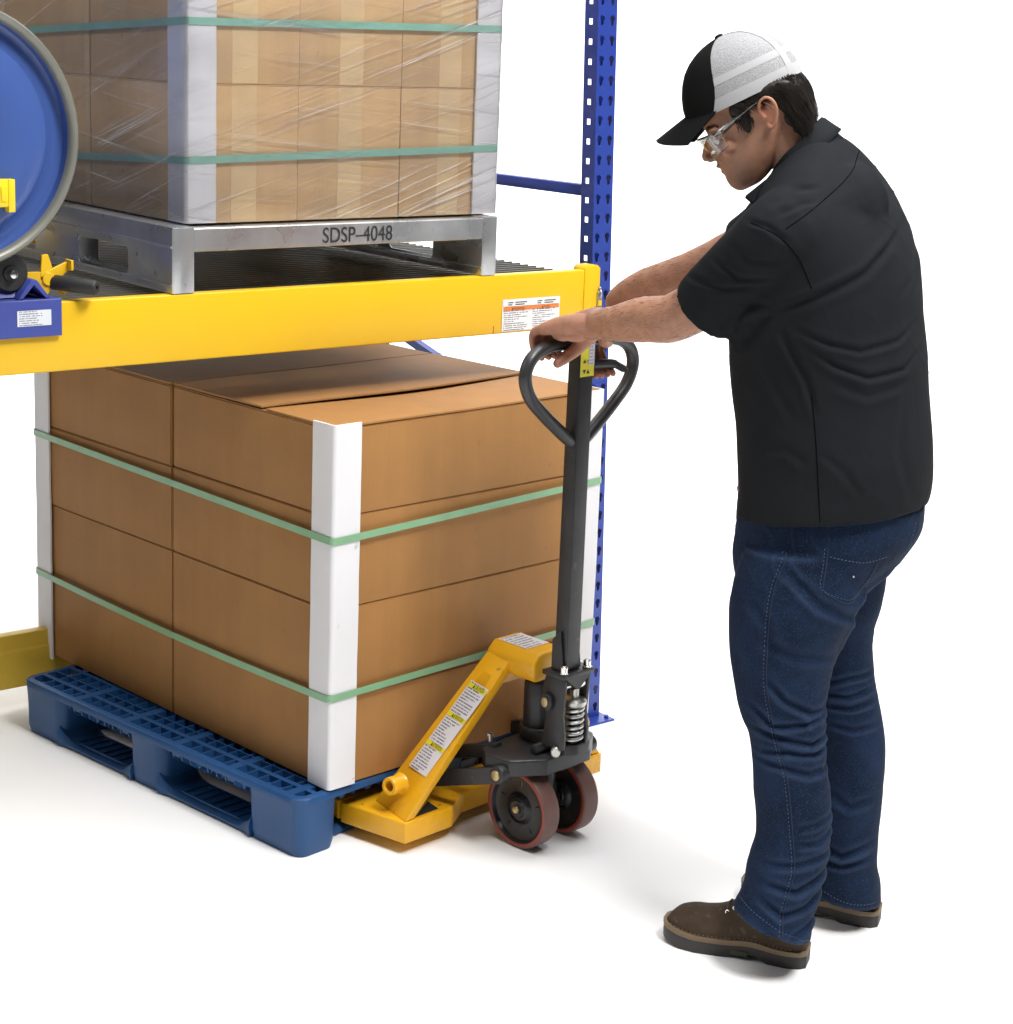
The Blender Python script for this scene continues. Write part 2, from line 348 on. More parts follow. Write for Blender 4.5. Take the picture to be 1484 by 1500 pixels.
# warning sticker on the beam
lab=quad((-.3755,-.0455,1.137),(.1895,0,.0),(0,0,.081),print_mat('warning_print',(.80,.80,.80),(.18,.18,.2),15,cols=2,words=60,seed=3),'warning_label',rack)
for k,(x,wd,s) in enumerate([(-.3735,.058,'WARNING'),(-.2765,.045,'AVISO')]):
    pass
m=MB(); m.box(-.3725,-.1895,-.0479,-.0471,1.190,1.199); add_obj('orange_bar',m.mesh('orange_bar'),orange_l,lab)
m=MB(); m.box(-.3725,-.1895,-.0478,-.0470,1.2,1.2165); add_obj('header_panel',m.mesh('header_panel'),mat('label_white',(.8,.8,.8),rough=.35),lab)
text(lab,'lettering','\u25B2WARNING',(-.347,-.0482,1.1915),(1,0,0),(0,0,1),.0055,ink,off=0)
text(lab,'lettering','\u25B2AVISO',(-.248,-.0482,1.1915),(1,0,0),(0,0,1),.0055,ink,off=0)
for x,sx in ((-.358,.016),(-.335,.038),(-.262,.016),(-.239,.038)):
    for j,z in enumerate((1.203,1.2085)):
        m=MB(); m.box(x,x+sx*(1 if j else .8),-.0482,-.0478,z,z+.0026); add_obj('small_print',m.mesh('small_print'),ink2,lab)
m=MB(); m.box(-.402,-.4005,-.0462,-.0452,1.138,1.153); m.box(-.404,-.4,-.0462,-.0452,1.136,1.138); part(rack,'marker_stroke',m,redm)

# ------------------------------------------------------------------ steel pallet on the rack
PX0,PX1,PY0,PY1,PZ0,PZ1=-1.312,-.402,-.046,1.11,1.2825,1.4285
sp=thing('steel_pallet','galvanised sheet steel pallet lettered SDSP-4048 standing on the yellow beam and wire deck','steel pallet',(PX0,PY0,PZ0))
W_,D_,H_=PX1-PX0,PY1-PY0,PZ1-PZ0
m=MB(); m.box(.055,W_-.045,.002,D_,H_-.006,H_-.003)       # deck sheet
m.box(.055,W_-.045,.0,.004,H_-.055,H_-.004); m.box(.055,W_-.045,.004,.02,H_-.055,H_-.051)
m.box(.055,W_-.045,D_-.004,D_,H_-.05,H_-.004)
for k in range(1,6): m.box(.06,W_-.05,D_*k/6-.02,D_*k/6+.02,H_-.03,H_-.006)
part(sp,'deck',m,steel,bevel=.0015,seg=1)
def leg(x0,x1,name='leg_runner'):
    # runner along the depth: side sheet with two fork windows, hollow, folded foot flanges
    m=MB()
    def side(xa,xb):
        o=[(0,0),(D_,0),(D_,H_),(0,H_)]
        def win(a,b,c,d,r=.014):
            pts=[]
            for cx,cz,a0 in ((b-r,d-r,0),(a+r,d-r,90),(a+r,c+r,180),(b-r,c+r,270)):
                pts+=[(cx+r*math.cos(R(a0+i*22.5)),cz+r*math.sin(R(a0+i*22.5))) for i in range(5)]
            return pts
        hs=[win(.205,.456,.020,.083),win(.69,.99,.022,.082)]
        polys=[[Vector((a,b,0)) for a,b in o]]+[[Vector((a,b,0)) for a,b in h] for h in hs]; tri=tessellate_polygon(polys); pts=[p for q in polys for p in q]; n=len(pts)
        vs=[(xa,p.x,p.y) for p in pts]+[(xb,p.x,p.y) for p in pts]; fs=[tuple(t) for t in tri]+[tuple(i+n for i in reversed(t)) for t in tri]
        k=0
        for q in polys:
            for i in range(len(q)): j=(i+1)%len(q); fs.append((k+i,k+j,k+j+n,k+i+n))
            k+=len(q)
        m.add(vs,fs)
    side(x0,x0+.003); side(x1-.003,x1)
    m.box(x0+.003,x1-.003,0,.003,0,H_-.002); m.box(x0+.003,x1-.003,D_-.003,D_,0,H_)
    m.box(x0+.003,x1-.003,.003,D_-.003,H_-.004,H_-.001)
    m.box(x0+.003,x1-.003,.003,.17,0,.003); m.box(x0+.003,x1-.003,.48,.68,0,.003); m.box(x0+.003,x1-.003,1.0,D_-.003,0,.003)
    m.box(x0-.004,x0,.0,D_,H_-.046,H_-.041) ; m.box(x0-.003,x0,.0,D_,.018,.021)
    return part(sp,name,m,steel,bevel=.0012,seg=2)
leg(0,.055); leg(W_-.045,W_)
text(sp,'lettering','SDSP\u20134048',(.393-.0,0,H_-.047),(1,0,0),(0,0,1),.037,ink,off=.0016,width=.197)
text(sp,'lettering','ON',(-.003,.78,H_-.036),(0,-1,0),(0,0,1),.026,ink2,off=.0016)

# ------------------------------------------------------------------ upper load: cartons
def carton(w,d,h,m_board,tape=True,name='carton'):
    """returns mesh of a closed carton with creased edges and top flaps meeting"""
    b=MB(); b.box(-w/2,w/2,-d/2,d/2,0,h-.003)
    b.box(-w/2,w/2,-d/2,-.0015,h-.003,h); b.box(-w/2,w/2,.0015,d/2,h-.003,h)
    me=b.mesh(name,bevel=.0016,seg=2); me.materials.append(m_board)
    return me
cu_w,cu_d,cu_h=.288,.468,.308
cm=carton(cu_w-.0010,cu_d-.003,cu_h-.0010,card_up); 
UX0,UY0,UZ0=-1.250,.0,1.430
cols_=['left','middle','right']
rnd=random.Random(4)
for lv in range(2):
    for cx in range(3):
        for cy in range(3 if True else 2):
            dd=cu_d if cy<2 else .20
            if cy==2: me=carton(cu_w-.003,dd-.004,cu_h-.003,card_up)
            else: me=cm
            x=UX0+.003+cu_w*(cx+.5); y=UY0+(cu_d*(cy+.5) if cy<2 else cu_d*2+dd/2); z=UZ0+lv*cu_h
            if cx==1 and cy==1: continue
            colw=['left hand','middle','right hand'][cx]; roww=['front','second','rear'][cy]
            lbl=f"tan taped carton in the {'lower' if lv==0 else 'upper'} layer of the wrapped load, {colw} column, {roww} row"
            t=thing('cardboard_box',lbl,'cardboard box',(x+rnd.uniform(-.001,.001),y+rnd.uniform(-.0005,.0015),z),rnd.uniform(-.002,.002),'tan cartons wrapped on the steel pallet')
            part(t,'carton',me,card_up)
            b=MB(); b.box(-.033,.033,-dd/2+.0010,-dd/2+.0030,.002,cu_h-.004); part(t,'tape',b,tape_m)
            if cx==0: 
                b=MB(); b.box(-cu_w/2+.0003,-cu_w/2+.002,-dd/2+.005,-dd/2+.028,.002,cu_h-.004); part(t,'tape',b,tape_m)
UW,UD=3*cu_w+.003,1.14
def angle_board(h,leg,th,flip=(1,1),bulge=0):
    """L section board with rounded outer corner; corner at origin, legs to +x*flip and +y*flip"""
    fx,fy=flip; r=.010; o=[]
    for i in range(6):
        t=PI+PI/2*i/5; o.append((r+r*math.cos(t),r+r*math.sin(t)))
    outer=[(0,leg)]+o+[(leg,0)]; inner=[(leg,th),(th+.004,th),(th,th+.004),(th,leg)]
    poly=[(a*fx,b*fy) for a,b in outer+inner]; b_=MB(); N=12
    n=len(poly); rings=[]
    for k in range(N+1):
        z=h*k/N; q=bulge*math.sin(PI*k/N); wx=.0004*math.sin(k*2.3+h*9); wy=.0004*math.sin(k*1.7+h*5+leg*40); rings.append([(a-q*fx+wx,b-q*fy+wy,z) for a,b in poly])
    vs=[p for r_ in rings for p in r_]; fs=[]
    for k in range(N):
        for i in range(n): j=(i+1)%n; fs.append((k*n+i,k*n+j,(k+1)*n+j,(k+1)*n+i))
    tri=tessellate_polygon([[Vector((a,b,0)) for a,b in poly]]); fs+=[tuple(t) for t in tri]+[tuple(N*n+i for i in reversed(t)) for t in tri]
    b_.add(vs,fs); return b_
single('corner_protector',angle_board(.618,.078,.005),board2,'white board on the near corner of the wrapped upper load','corner protector',(UX0-.008,UY0-.0075,UZ0+.002),0,'white edge boards')
single('corner_protector',angle_board(.618,.078,.005,(-1,1)),board2,'white board on the right hand front corner of the wrapped upper load','corner protector',(UX0+UW+.008,UY0-.0075,UZ0+.002),0,'white edge boards')
single('corner_protector',angle_board(.618,.078,.005,(1,-1)),board2,'white board behind the drum at the far left corner of the wrapped load','corner protector',(UX0-.008,UY0+UD+.010,UZ0+.002),0,'white edge boards')
def band(path,w,th,closed=True):
    """flat strap following a closed path (x,y,z,nx,ny)"""
    b=MB(); n=len(path); vs=[]
    for x,y,z,nx,ny in path:
        vs+=[(x,y,z-w/2),(x+nx*th,y+ny*th,z-w/2),(x+nx*th,y+ny*th,z+w/2),(x,y,z+w/2)]
    fs=[]
    for i in range(n):
        j=(i+1)%n
        for k in range(4): fs.append((i*4+k,i*4+(k+1)%4,j*4+(k+1)%4,j*4+k))
    return b.add(vs,fs)
def loop_path(x0,x1,y0,y1,zf,r=.012,k=10):
    """rounded rectangle, zf(side,t) gives the height"""
    P=[]
    def arc(cx,cy,a0,side):
        for i in range(5):
            t=R(a0+90*i/4); P.append((cx+r*math.cos(t),cy+r*math.sin(t),zf(cx+r*math.cos(t),cy+r*math.sin(t)),math.cos(t),math.sin(t)))
    def seg(ax,ay,bx,by,nx,ny):
        for i in range(1,k): P.append((ax+(bx-ax)*i/k,ay+(by-ay)*i/k,zf(ax+(bx-ax)*i/k,ay+(by-ay)*i/k),nx,ny))
    seg(x0+r,y0,x1-r,y0,0,-1); arc(x1-r,y0+r,-90,0); seg(x1,y0+r,x1,y1-r,1,0); arc(x1-r,y1-r,0,0); seg(x1-r,y1,x0+r,y1,0,1); arc(x0+r,y1-r,90,0); seg(x0,y1-r,x0,y0+r,-1,0); arc(x0+r,y0+r,180,0)
    return P
ux0,ux1,uy0,uy1=UX0-.009,UX0+UW+.009,UY0-.0085,UY0+UD+.011
single('strap',band(loop_path(ux0,ux1,uy0,uy1,lambda x,y:(1.571+.026*(x-UX0)) if (x>ux0+.02 and y<.5) else 1.571-.050*max(0,y)),.0165,.001),strap_u,'pale green strap round the lower layer of the wrapped cartons','strap',group='straps round the wrapped upper load')
single('strap',band(loop_path(ux0,ux1,uy0,uy1,lambda x,y:(1.871+.012*(x-UX0)) if (x>ux0+.02 and y<.5) else 1.871-.046*max(0,y)),.0165,.001),strap_u,'pale green strap round the upper layer, at the top of the picture','strap',group='straps round the wrapped upper load')

# stretch wrap: thin clear film with taut wrinkles
fm=bpy.data.materials.new('stretch_film'); fm.use_nodes=True; nt=fm.node_tree; nt.nodes.clear(); L=nt.links
out=nt.nodes.new('ShaderNodeOutputMaterial'); tr=nt.nodes.new('ShaderNodeBsdfTransparent'); gl=nt.nodes.new('ShaderNodeBsdfGlossy'); df=nt.nodes.new('ShaderNodeBsdfDiffuse'); tl=nt.nodes.new('ShaderNodeMixShader'); mx=nt.nodes.new('ShaderNodeMixShader'); m3=nt.nodes.new('ShaderNodeMixShader')
gl.inputs['Roughness'].default_value=.16; gl.inputs['Color'].default_value=(.9,.9,.9,1); df.inputs[0].default_value=(.85,.82,.82,1)
tc=nt.nodes.new('ShaderNodeTexCoord'); sp_=nt.nodes.new('ShaderNodeSeparateXYZ'); L.new(tc.outputs['Object'],sp_.inputs[0])
along=mth(nt,'SUBTRACT',sp_.outputs[0],sp_.outputs[1])
def streak(slope,fx,fz,seed,lo,hi,warp=.03):
    cb=nt.nodes.new('ShaderNodeCombineXYZ'); L.new(mth(nt,'MULTIPLY',along,fx),cb.inputs[0]); zz=mth(nt,'ADD',sp_.outputs[2],mth(nt,'MULTIPLY',along,slope)); L.new(mth(nt,'MULTIPLY',zz,fz),cb.inputs[1]); cb.inputs[2].default_value=seed
    n=nt.nodes.new('ShaderNodeTexNoise'); n.inputs['Scale'].default_value=1; n.inputs['Detail'].default_value=3; n.inputs['Distortion'].default_value=.25; L.new(cb.outputs[0],n.inputs[0])
    r=nt.nodes.new('ShaderNodeMapRange'); r.inputs[1].default_value=lo; r.inputs[2].default_value=hi; L.new(n.outputs[0],r.inputs[0]); return r.outputs[0]
s1=streak(-.30,1.6,55,1,.55,.72); s2=streak(.10,1.6,60,4,.60,.74); s3=streak(-.36,2.2,95,9,.58,.70)
zone=streak(-.36,1.2,9,13,.50,.62); s3=mth(nt,'MULTIPLY',s3,zone); s1z=mth(nt,'MULTIPLY',s1,mth(nt,'MULTIPLY_ADD',zone,.75,.25))
tot=mth(nt,'ADD',mth(nt,'ADD',mth(nt,'MULTIPLY',s1z,.46),mth(nt,'MULTIPLY',s2,.22)),mth(nt,'MULTIPLY',s3,.40))
cl_=streak(-.1,3,8,21,.35,.7); fac=mth(nt,'ADD',mth(nt,'MULTIPLY_ADD',cl_,.10,.07),tot,clamp=True)
bp=nt.nodes.new('ShaderNodeBump'); bp.inputs['Strength'].default_value=.5; bp.inputs['Distance'].default_value=.004; L.new(tot,bp.inputs['Height']); L.new(bp.outputs[0],gl.inputs['Normal'])
tl.inputs[0].default_value=.62; L.new(df.outputs[0],tl.inputs[1]); L.new(gl.outputs[0],tl.inputs[2])
fr=nt.nodes.new('ShaderNodeFresnel'); fr.inputs[0].default_value=1.35; L.new(bp.outputs[0],fr.inputs[1])
L.new(mth(nt,'ADD',fac,mth(nt,'MULTIPLY',fr.outputs[0],.8),clamp=True),mx.inputs[0]); L.new(tr.outputs[0],mx.inputs[1]); L.new(tl.outputs[0],mx.inputs[2]); L.new(mx.outputs[0],out.inputs[0])
b_=MB(); pth=loop_path(ux0-.0025,ux1+.0025,uy0-.0025,uy1+.0025,lambda x,y:0,r=.016,k=14); nz=26; vs=[];fs=[];n=len(pth)
for k in range(nz+1):
    z=1.432+.612*k/nz
    for i,(x,y,_,nx,ny) in enumerate(pth):
        q=.0022*pnoise(Vector((x*5+y*5,z*30,k*.1)))
        vs.append((x+nx*q,y+ny*q,z))
for k in range(nz):
    for i in range(n): j=(i+1)%n; fs.append((k*n+i,k*n+j,(k+1)*n+j,(k+1)*n+i))
b_.add(vs,fs); single('stretch_wrap',b_,fm,'clear wrinkled stretch film wound round the upper load of tan cartons','stretch film')

# ------------------------------------------------------------------ drum and its cradle
dr=thing('steel_drum','blue steel drum lying on its side in the cradle at the left edge','drum',(-1.825,-.1,1.629))
RD=.266; m=MB()
m.lathe([(0,.012),(.095,.012),(.10,.010),(.185,.010),(.192,.014),(.20,.015),(.207,.022),(.212,.030),(.236,.034),(.246,.030),(.2495,.014),(.2500,.004)],(0,0,0),(0,1,0),72); part(dr,'lid',m,blue_drum,ang=50)
m=MB(); m.lathe([(.2470,.010),(.2490,.0),(.2545,-.006),(.262,-.006),(RD,-.001),(RD+.001,.012),(RD-.002,.024),(RD-.010,.028)],(0,0,0),(0,1,0),72); part(dr,'lock_ring',m,greyrim,ang=50)
m=MB(); pr=[(RD-.008,.026)]
for k in range(60):
    y=.03+.82*k/59; rr=RD-.008
    for c in (.28,.56): rr+=.009*math.exp(-((y-c)/.018)**2)
    pr.append((rr,y))
pr.append((0,.85)); m.lathe(pr,(0,0,0),(0,1,0),72); part(dr,'shell',m,blue_drum)
yt=mat('yellow_plastic',(.85,.62,.02),rough=.35)
m=MB(); m.box(-.01,.112,-.010,.012,-.140,-.084); 
yg=part(dr,'spout_strap',m,yt,bevel=.003)
m=MB()
for k in range(5): m.box(.010+.02*k,.022+.02*k,-.0125,-.010,-.128,-.098)
m.box(.106,.120,-.012,.010,-.150,-.084); add_obj('grip_ribs',m.mesh('grip_ribs',bevel=.001),yt,yg)

cr=thing('drum_cradle','blue cradle with black rollers hooked over the yellow beam under the drum','drum cradle',(-1.581,-.052,1.211))
m=MB(); m.box(-.9,0,-.006,.0,0,.078); m.box(-.9,0,0,.10,.074,.078); part(cr,'hook_plate',m,blue_crd,bevel=.001,seg=1)
def vee(x,z,wd=.072,hh=.040,th=.007,y0=.004,y1=.9):
    m=MB(); m.prism([(x-wd/2,z),(x-.006,z+hh),(x+.006,z+hh),(x+wd/2,z),(x+wd/2-th*1.4,z),(x,z+hh-th*1.5),(x-wd/2+th*1.4,z)],y0,y1,lambda a,b,c:(a,c,b)); return m
part(cr,'angle_rail',vee(-.057,.079),blue_crd,bevel=.001,seg=1)
part(cr,'angle_rail',vee(-.45,.079),blue_crd,bevel=.001,seg=1)
for x in (-.100,-.400):
    m=MB(); m.lathe([(0,0),(.016,0),(.018,.004),(.036,.004),(.040,.008),(.040,.034),(.036,.038),(0,.038)],(x,.02,.132),(0,1,0),36); ro=part(cr,'roller',m,blackr,ang=40)
    m=MB(); m.cyl((x,.006,.132),(x,.07,.132),.0085,seg=16); add_obj('roller_pin',m.mesh('roller_pin',bevel=.001),chrome,ro)
    m=MB(); m.hexa([(x-.03,.03,.08),(x+.03,.03,.08),(x+.03,.07,.08),(x-.03,.07,.08),(x-.012,.058,.14),(x+.012,.058,.14),(x+.012,.07,.14),(x-.012,.07,.14)]); part(cr,'roller_bracket',m,blue_crd,bevel=.001,seg=1)
st=quad((-.101,-.006,.024),(.076,0,0),(0,0,.033),print_mat('spec_print',(.66,.68,.72),(.2,.2,.25),7,cols=1,words=30,seed=8,fill=.8),'spec_sticker',cr)
# yellow stop with black handle beside the cradle
stp=part(cr,'stop_lever',(lambda m:m)(MB()),yel_beam) if False else None
m=MB()
def bar(p,q,w0,w1,y0,y1):
    p=Vector(p);q=Vector(q);d=(q-p).normalized();n=Vector((-d.y,d.x));
    poly=[(p.x+n.x*w0,p.y+n.y*w0),(p.x-n.x*w0,p.y-n.y*w0),(q.x-n.x*w1,q.y-n.y*w1),(q.x+n.x*w1,q.y+n.y*w1)]
    m.prism(poly,y0,y1,lambda a,b,c:(a,c,b))
cx,cz=-.004,.113
bar((cx,cz),(cx-.006,cz+.052),.018,.007,.05,.058); bar((cx,cz),(cx+.052,cz+.030),.016,.008,.049,.057); bar((cx,cz),(cx-.05,cz+.006),.016,.010,.051,.059); bar((cx,cz),(cx-.016,cz-.035),.018,.012,.05,.058); bar((cx,cz),(cx+.045,cz-.028),.014,.012,.051,.058)
m.cyl((cx,.045,cz),(cx,.062,cz),.014,seg=16)
m.box(cx+.044,cx+.050,.03,.06,cz+.018,cz+.040)
sl=part(cr,'stop_bracket',m,yel_beam,bevel=.001,seg=1)
m=MB(); m.lathe([(0,.0),(.0155,.0),(.0165,.003),(.0165,.10),(.013,.105),(.005,.105),(.0045,.098),(0,.098)],(cx+.014,.055,cz-.008),(.55,-.82,-.04),28); part(cr,'stop_handle',m,blackr,ang=40)
# ------------------------------------------------------------------ lower load on the blue plastic pallet
SYAW=.0877; SN=Vector((-1.0568,-.3193,0)); SA=Vector((math.cos(SYAW),math.sin(SYAW),0)); SB=Vector((-math.sin(SYAW),math.cos(SYAW),0))
def sl_(u,v,z=0): return SN+SA*u+SB*v+Vector((0,0,z))
bw,bd,bh=.856,.640,.2155
def big_carton(top=False):
    b=MB(); w,d,h=bw-.004,bd-.006,bh-.0025
    if not top:
        b.box(-w/2,w/2,-d/2,d/2,0,h)
        me=b.mesh('carton',bevel=.005,seg=3)
    else: # body without a lid: thin walls, flaps added as parts
        b.box(-w/2,w/2,-d/2,d/2,0,h-.012); me=b.mesh('carton',bevel=.004,seg=2)
    n=Vector
    for v in me.vertices: # the board bows a little between its creases
        fx=math.cos(PI*v.co.x/w) if abs(v.co.x)<w/2 else 0
    me.materials.append(card_lo); return me
bm_=bmesh.new()
def panelled(w,d,h):
    """carton with a gently bowed skin: gridded box"""
    b=MB(); N=14; M=6
    def g(fn,nu,nv):
        vs=[fn(i/nu,j/nv) for j in range(nv+1) for i in range(nu+1)]; b.add(vs,[(j*(nu+1)+i,j*(nu+1)+i+1,(j+1)*(nu+1)+i+1,(j+1)*(nu+1)+i) for j in range(nv) for i in range(nu)])
    def bow(u,v,a): return a*(math.sin(PI*u)*math.sin(PI*v))**.8
    g(lambda u,v:(-w/2+w*u,-d/2-bow(u,v,.0035),h*v),N,M); g(lambda u,v:(w/2-w*u,d/2+bow(u,v,.003),h*v),N,M)
    g(lambda u,v:(-w/2-bow(u,v,.0035),d/2-d*u,h*v),N,M); g(lambda u,v:(w/2+bow(u,v,.003),-d/2+d*u,h*v),N,M)
    g(lambda u,v:(-w/2+w*u,-d/2+d*v,h),N,N); g(lambda u,v:(-w/2+w*u,d/2-d*v,0),N,N)
    me=b.mesh('carton',merge=True); bm=bmesh.new(); bm.from_mesh(me)
    es=[e for e in bm.edges if len(e.link_faces)==2 and e.calc_face_angle(0)>R(50)]
    bmesh.ops.bevel(bm,geom=es,offset=.0026,segments=2,affect='EDGES'); bm.to_mesh(me); bm.free()
    me.polygons.foreach_set('use_smooth',[True]*len(me.polygons)); me.set_sharp_from_angle(angle=R(60)); me.materials.append(card_lo); return me
bc=panelled(bw-.004,bd-.005,bh-.0012); bct=panelled(bw-.004,bd-.007,bh-.014)
rnd=random.Random(11)
lay=['bottom','second','third','top']
for lv in range(4):
    for k in range(2):
        c=sl_(bw/2+rnd.uniform(-.001,.0015),bd*(k+.5)+rnd.uniform(-.0015,.001),.151+lv*bh)
        t=thing('cardboard_box',f"brown carton in the {lay[lv]} layer of the lower load, {'front one, nearest the pallet jack' if k==0 else 'rear one, deep under the rack'}",'cardboard box',c,SYAW+rnd.uniform(-.0025,.0025),'large brown cartons on the blue pallet')
        part(t,'carton',bct if lv==3 else bc,card_lo)
        if lv<3:
            b=MB(); b.box(-.428,-.4275,-bd/2+.02,-bd/2+.021,.03,.031)
        else:
            # four lid flaps, the front pair sprung open along the middle
            h=bh-.014; w=bw-.006; d=bd-.009
            def flap(y0,y1,rise,bowx,name='lid_flap',zoff=0):
                b=MB(); N=24; top=[];bot=[]
                for j in range(5):
                    for i in range(N+1):
                        u=i/N; v=j/4; y=y0+(y1-y0)*v
                        yy=y+ (bowx*math.sin(PI*u)*v if bowx else 0)
                        z=h+zoff+.001+rise*(v**1.5)*(.35+.65*math.sin(PI*min(1,u*1.05)))+.0008*math.sin(9*u)
                        top.append((-w/2+w*u,yy,z+.0045)); bot.append((-w/2+w*u,yy,z))
                n=len(top); vs=top+bot; M=N+1; fs=[]
                for j in range(4):
                    for i in range(N):
                        q=(j*M+i,j*M+i+1,(j+1)*M+i+1,(j+1)*M+i); fs.append(q); fs.append(tuple(x+n for x in reversed(q)))
                ring=[j*M for j in range(5)]+[4*M+i for i in range(1,M)]+[j*M+N for j in range(3,-1,-1)]+[i for i in range(N-1,0,-1)]
                for a,c_ in zip(ring,ring[1:]+ring[:1]): fs.append((a,c_,c_+n,a+n))
                b.add(vs,fs); return b
            b=MB(); b.box(-w/2,-w/2+.27,-d/2+.003,d/2-.003,h-.001,h+.0015); b.box(w/2-.27,w/2,-d/2+.003,d/2-.003,h-.001,h+.0015); part(t,'inner_flap',b,card_lo)
            if k==0:
                f1=part(t,'lid_flap',flap(-d/2,-.060,.0,-.035,zoff=.002),card_top); f2=part(t,'lid_flap',flap(d/2,-.044,.0075,-.035,zoff=.0025),card_top)
                b=MB(); 
                for i in range(118):
                    u=(i+.5)/118; x=-w/2+w*u; yy=-.0445-.035*math.sin(PI*u); z=h+.0035+.0075*(.35+.65*math.sin(PI*min(1,u*1.05)))+.0008*math.sin(9*u); s_=1 if i%2 else -1
                    b.add([(x-.0036,yy-.0012,z+.0006+(.0028 if s_>0 else 0)),(x+.0036,yy-.0012,z+.0006+(0 if s_>0 else .0028)),(x+.0036,yy-.0012,z+.0016+(0 if s_>0 else .0028)),(x-.0036,yy-.0012,z+.0016+(.0028 if s_>0 else 0))],[(0,1,2,3)])
                add_obj('corrugation',b.mesh('corrugation'),card_edge,f2,kind='stuff')
            else:
                part(t,'lid_flap',flap(-d/2,-.002,.002,0,zoff=.002),card_top); part(t,'lid_flap',flap(d/2,.002,.002,0,zoff=.002),card_top)
# little raw-edge strip at the seam between the two columns of cartons
# edge boards
LD=2*bd+.002
def pr_(u,v,flip,h,z,label,bul=0,m=board,leg=.078):
    b=angle_board(h,leg,.0055,flip,bul); p=sl_(u,v,z)
    return single('corner_protector',b,m,label,'corner protector',p,SYAW,'white edge boards on the lower load')
pr_(-.009,-.0085,(1,1),.861,.152,'white board down the near corner of the brown cartons, beside the jack',bul=.001)
pr_(-.009,LD+.007,(1,-1),.870,.142,'white board down the far left corner of the brown cartons, behind')
pr_(bw+.007,-.0085,(-1,1),.862,.146,'white board down the right hand front corner of the brown cartons, behind the jack handle',bul=.001)
def strap_lo(zf,label):
    b=band(loop_path(-.0118,bw+.0098,-.0112,LD+.0095,zf),.0165,.0011); o=single('strap',b,strap_m,label,'strap',SN,SYAW,'green straps round the lower load')
strap_lo(lambda x,y:(.748+.030*x-.004*max(0,y)) if y<0 or x>.1 else .748+.019*y,'green strap round the brown cartons, the higher of the two on that load')
strap_lo(lambda x,y:(.377+.022*x) if y<0 or x>.1 else .374+.006*y-.03*math.sin(PI*min(1,max(0,y/LD)))*.35,'green strap round the brown cartons, the lower of the two on that load')

# ------------------------------------------------------------------ blue plastic pallet
blue_pl=mat('blue_pallet_plastic',(.014,.070,.200),rough=.42,spec=.4,var=.10,vscale=5,bump=.12,bscale=45,rvar=.08,speck=((.05,.13,.26),36,.74))
PYAW=.145; pc=sl_(-.088,-.004,0)
pp=thing('plastic_pallet','blue plastic pallet with nine feet carrying the brown cartons','plastic pallet',(pc.x,pc.y,0),PYAW)
PW,PD,PH=.97,1.12,.148
def rblock(x0,x1,y0,y1,z0,z1,r,flare=.004,k=6):
    """foot: rounded rectangle that spreads a little towards the top"""
    rings=[]
    for j in range(7):
        f=j/6; z=z0+(z1-z0)*f; q=flare*(f**3) - (.006 if j==0 else 0); ring=[]
        for cx,cy,a0 in ((x1-r,y0+r,-90),(x1-r,y1-r,0),(x0+r,y1-r,90),(x0+r,y0+r,180)):
            for i in range(k+1):
                t=R(a0+90*i/k); ring.append((cx+(r+q)*math.cos(t),cy+(r+q)*math.sin(t),z))
        rings.append(ring)
    return MB().rings(rings)
xs=[(0,.12),(.425,.545),(.85,.97)]; ys=[(0,.19),(.515,.655),(.945,1.12)]
for i,(x0,x1) in enumerate(xs):
    for j,(y0,y1) in enumerate(ys):
        q=.004; part(pp,'foot',rblock(x0+(q if i else 0),x1,y0+(q if j else 0),y1,.0,.130,.030),blue_pl,ang=60)
def runner(p0,p1,ax):
    # skid between feet, thickening to a smooth ramp at each foot
    m=MB(); N=24; rings=[]
    for k in range(N+1):
        t=k/N; s=p0+(p1-p0)*t; e=min(t,1-t)*(p1-p0); h=.014+.036*math.exp(-(e/.024)); lift=.004
        w=.052+.010*math.exp(-(e/.02))
        rings.append((s,h,w,lift))
    return rings
def skid(cx,a,b,along):
    rs=[]
    for s,h,w,l in runner(a,b,0):
        pts=[(-w,l),(w,l),(w+.002,l+h*.5),(w-.006,l+h),(-w+.006,l+h),(-w-.002,l+h*.5)]
        rs.append([((cx+p,s,z) if along=='y' else (s,cx+p,z)) for p,z in pts])
    m=MB().rings(rs)
    return m
for cx in (.058,.485,.912):
    for a,b in ((.175,.53),(.64,.96)): part(pp,'skid',skid(cx,a,b,'y'),blue_pl,ang=50)
for cy in (.1,1.03):
    for a,b in ((.11,.435),(.535,.86)): part(pp,'skid',skid(cy,a,b,'x'),blue_pl,ang=50)
# ribbed skid wells
m=MB()
for cx in (.058,.912):
    for a,b in ((.22,.49),(.665,.93)):
        y=a+.03
        while y<b-.02: m.box(cx-.036,cx+.036,y,y+.004,.012,.024); y+=.034
        m.box(cx-.040,cx-.036,a,b,.010,.024); m.box(cx+.036,cx+.040,a,b,.010,.024)
part(pp,'skid_ribs',m,blue_pl,kind='stuff')
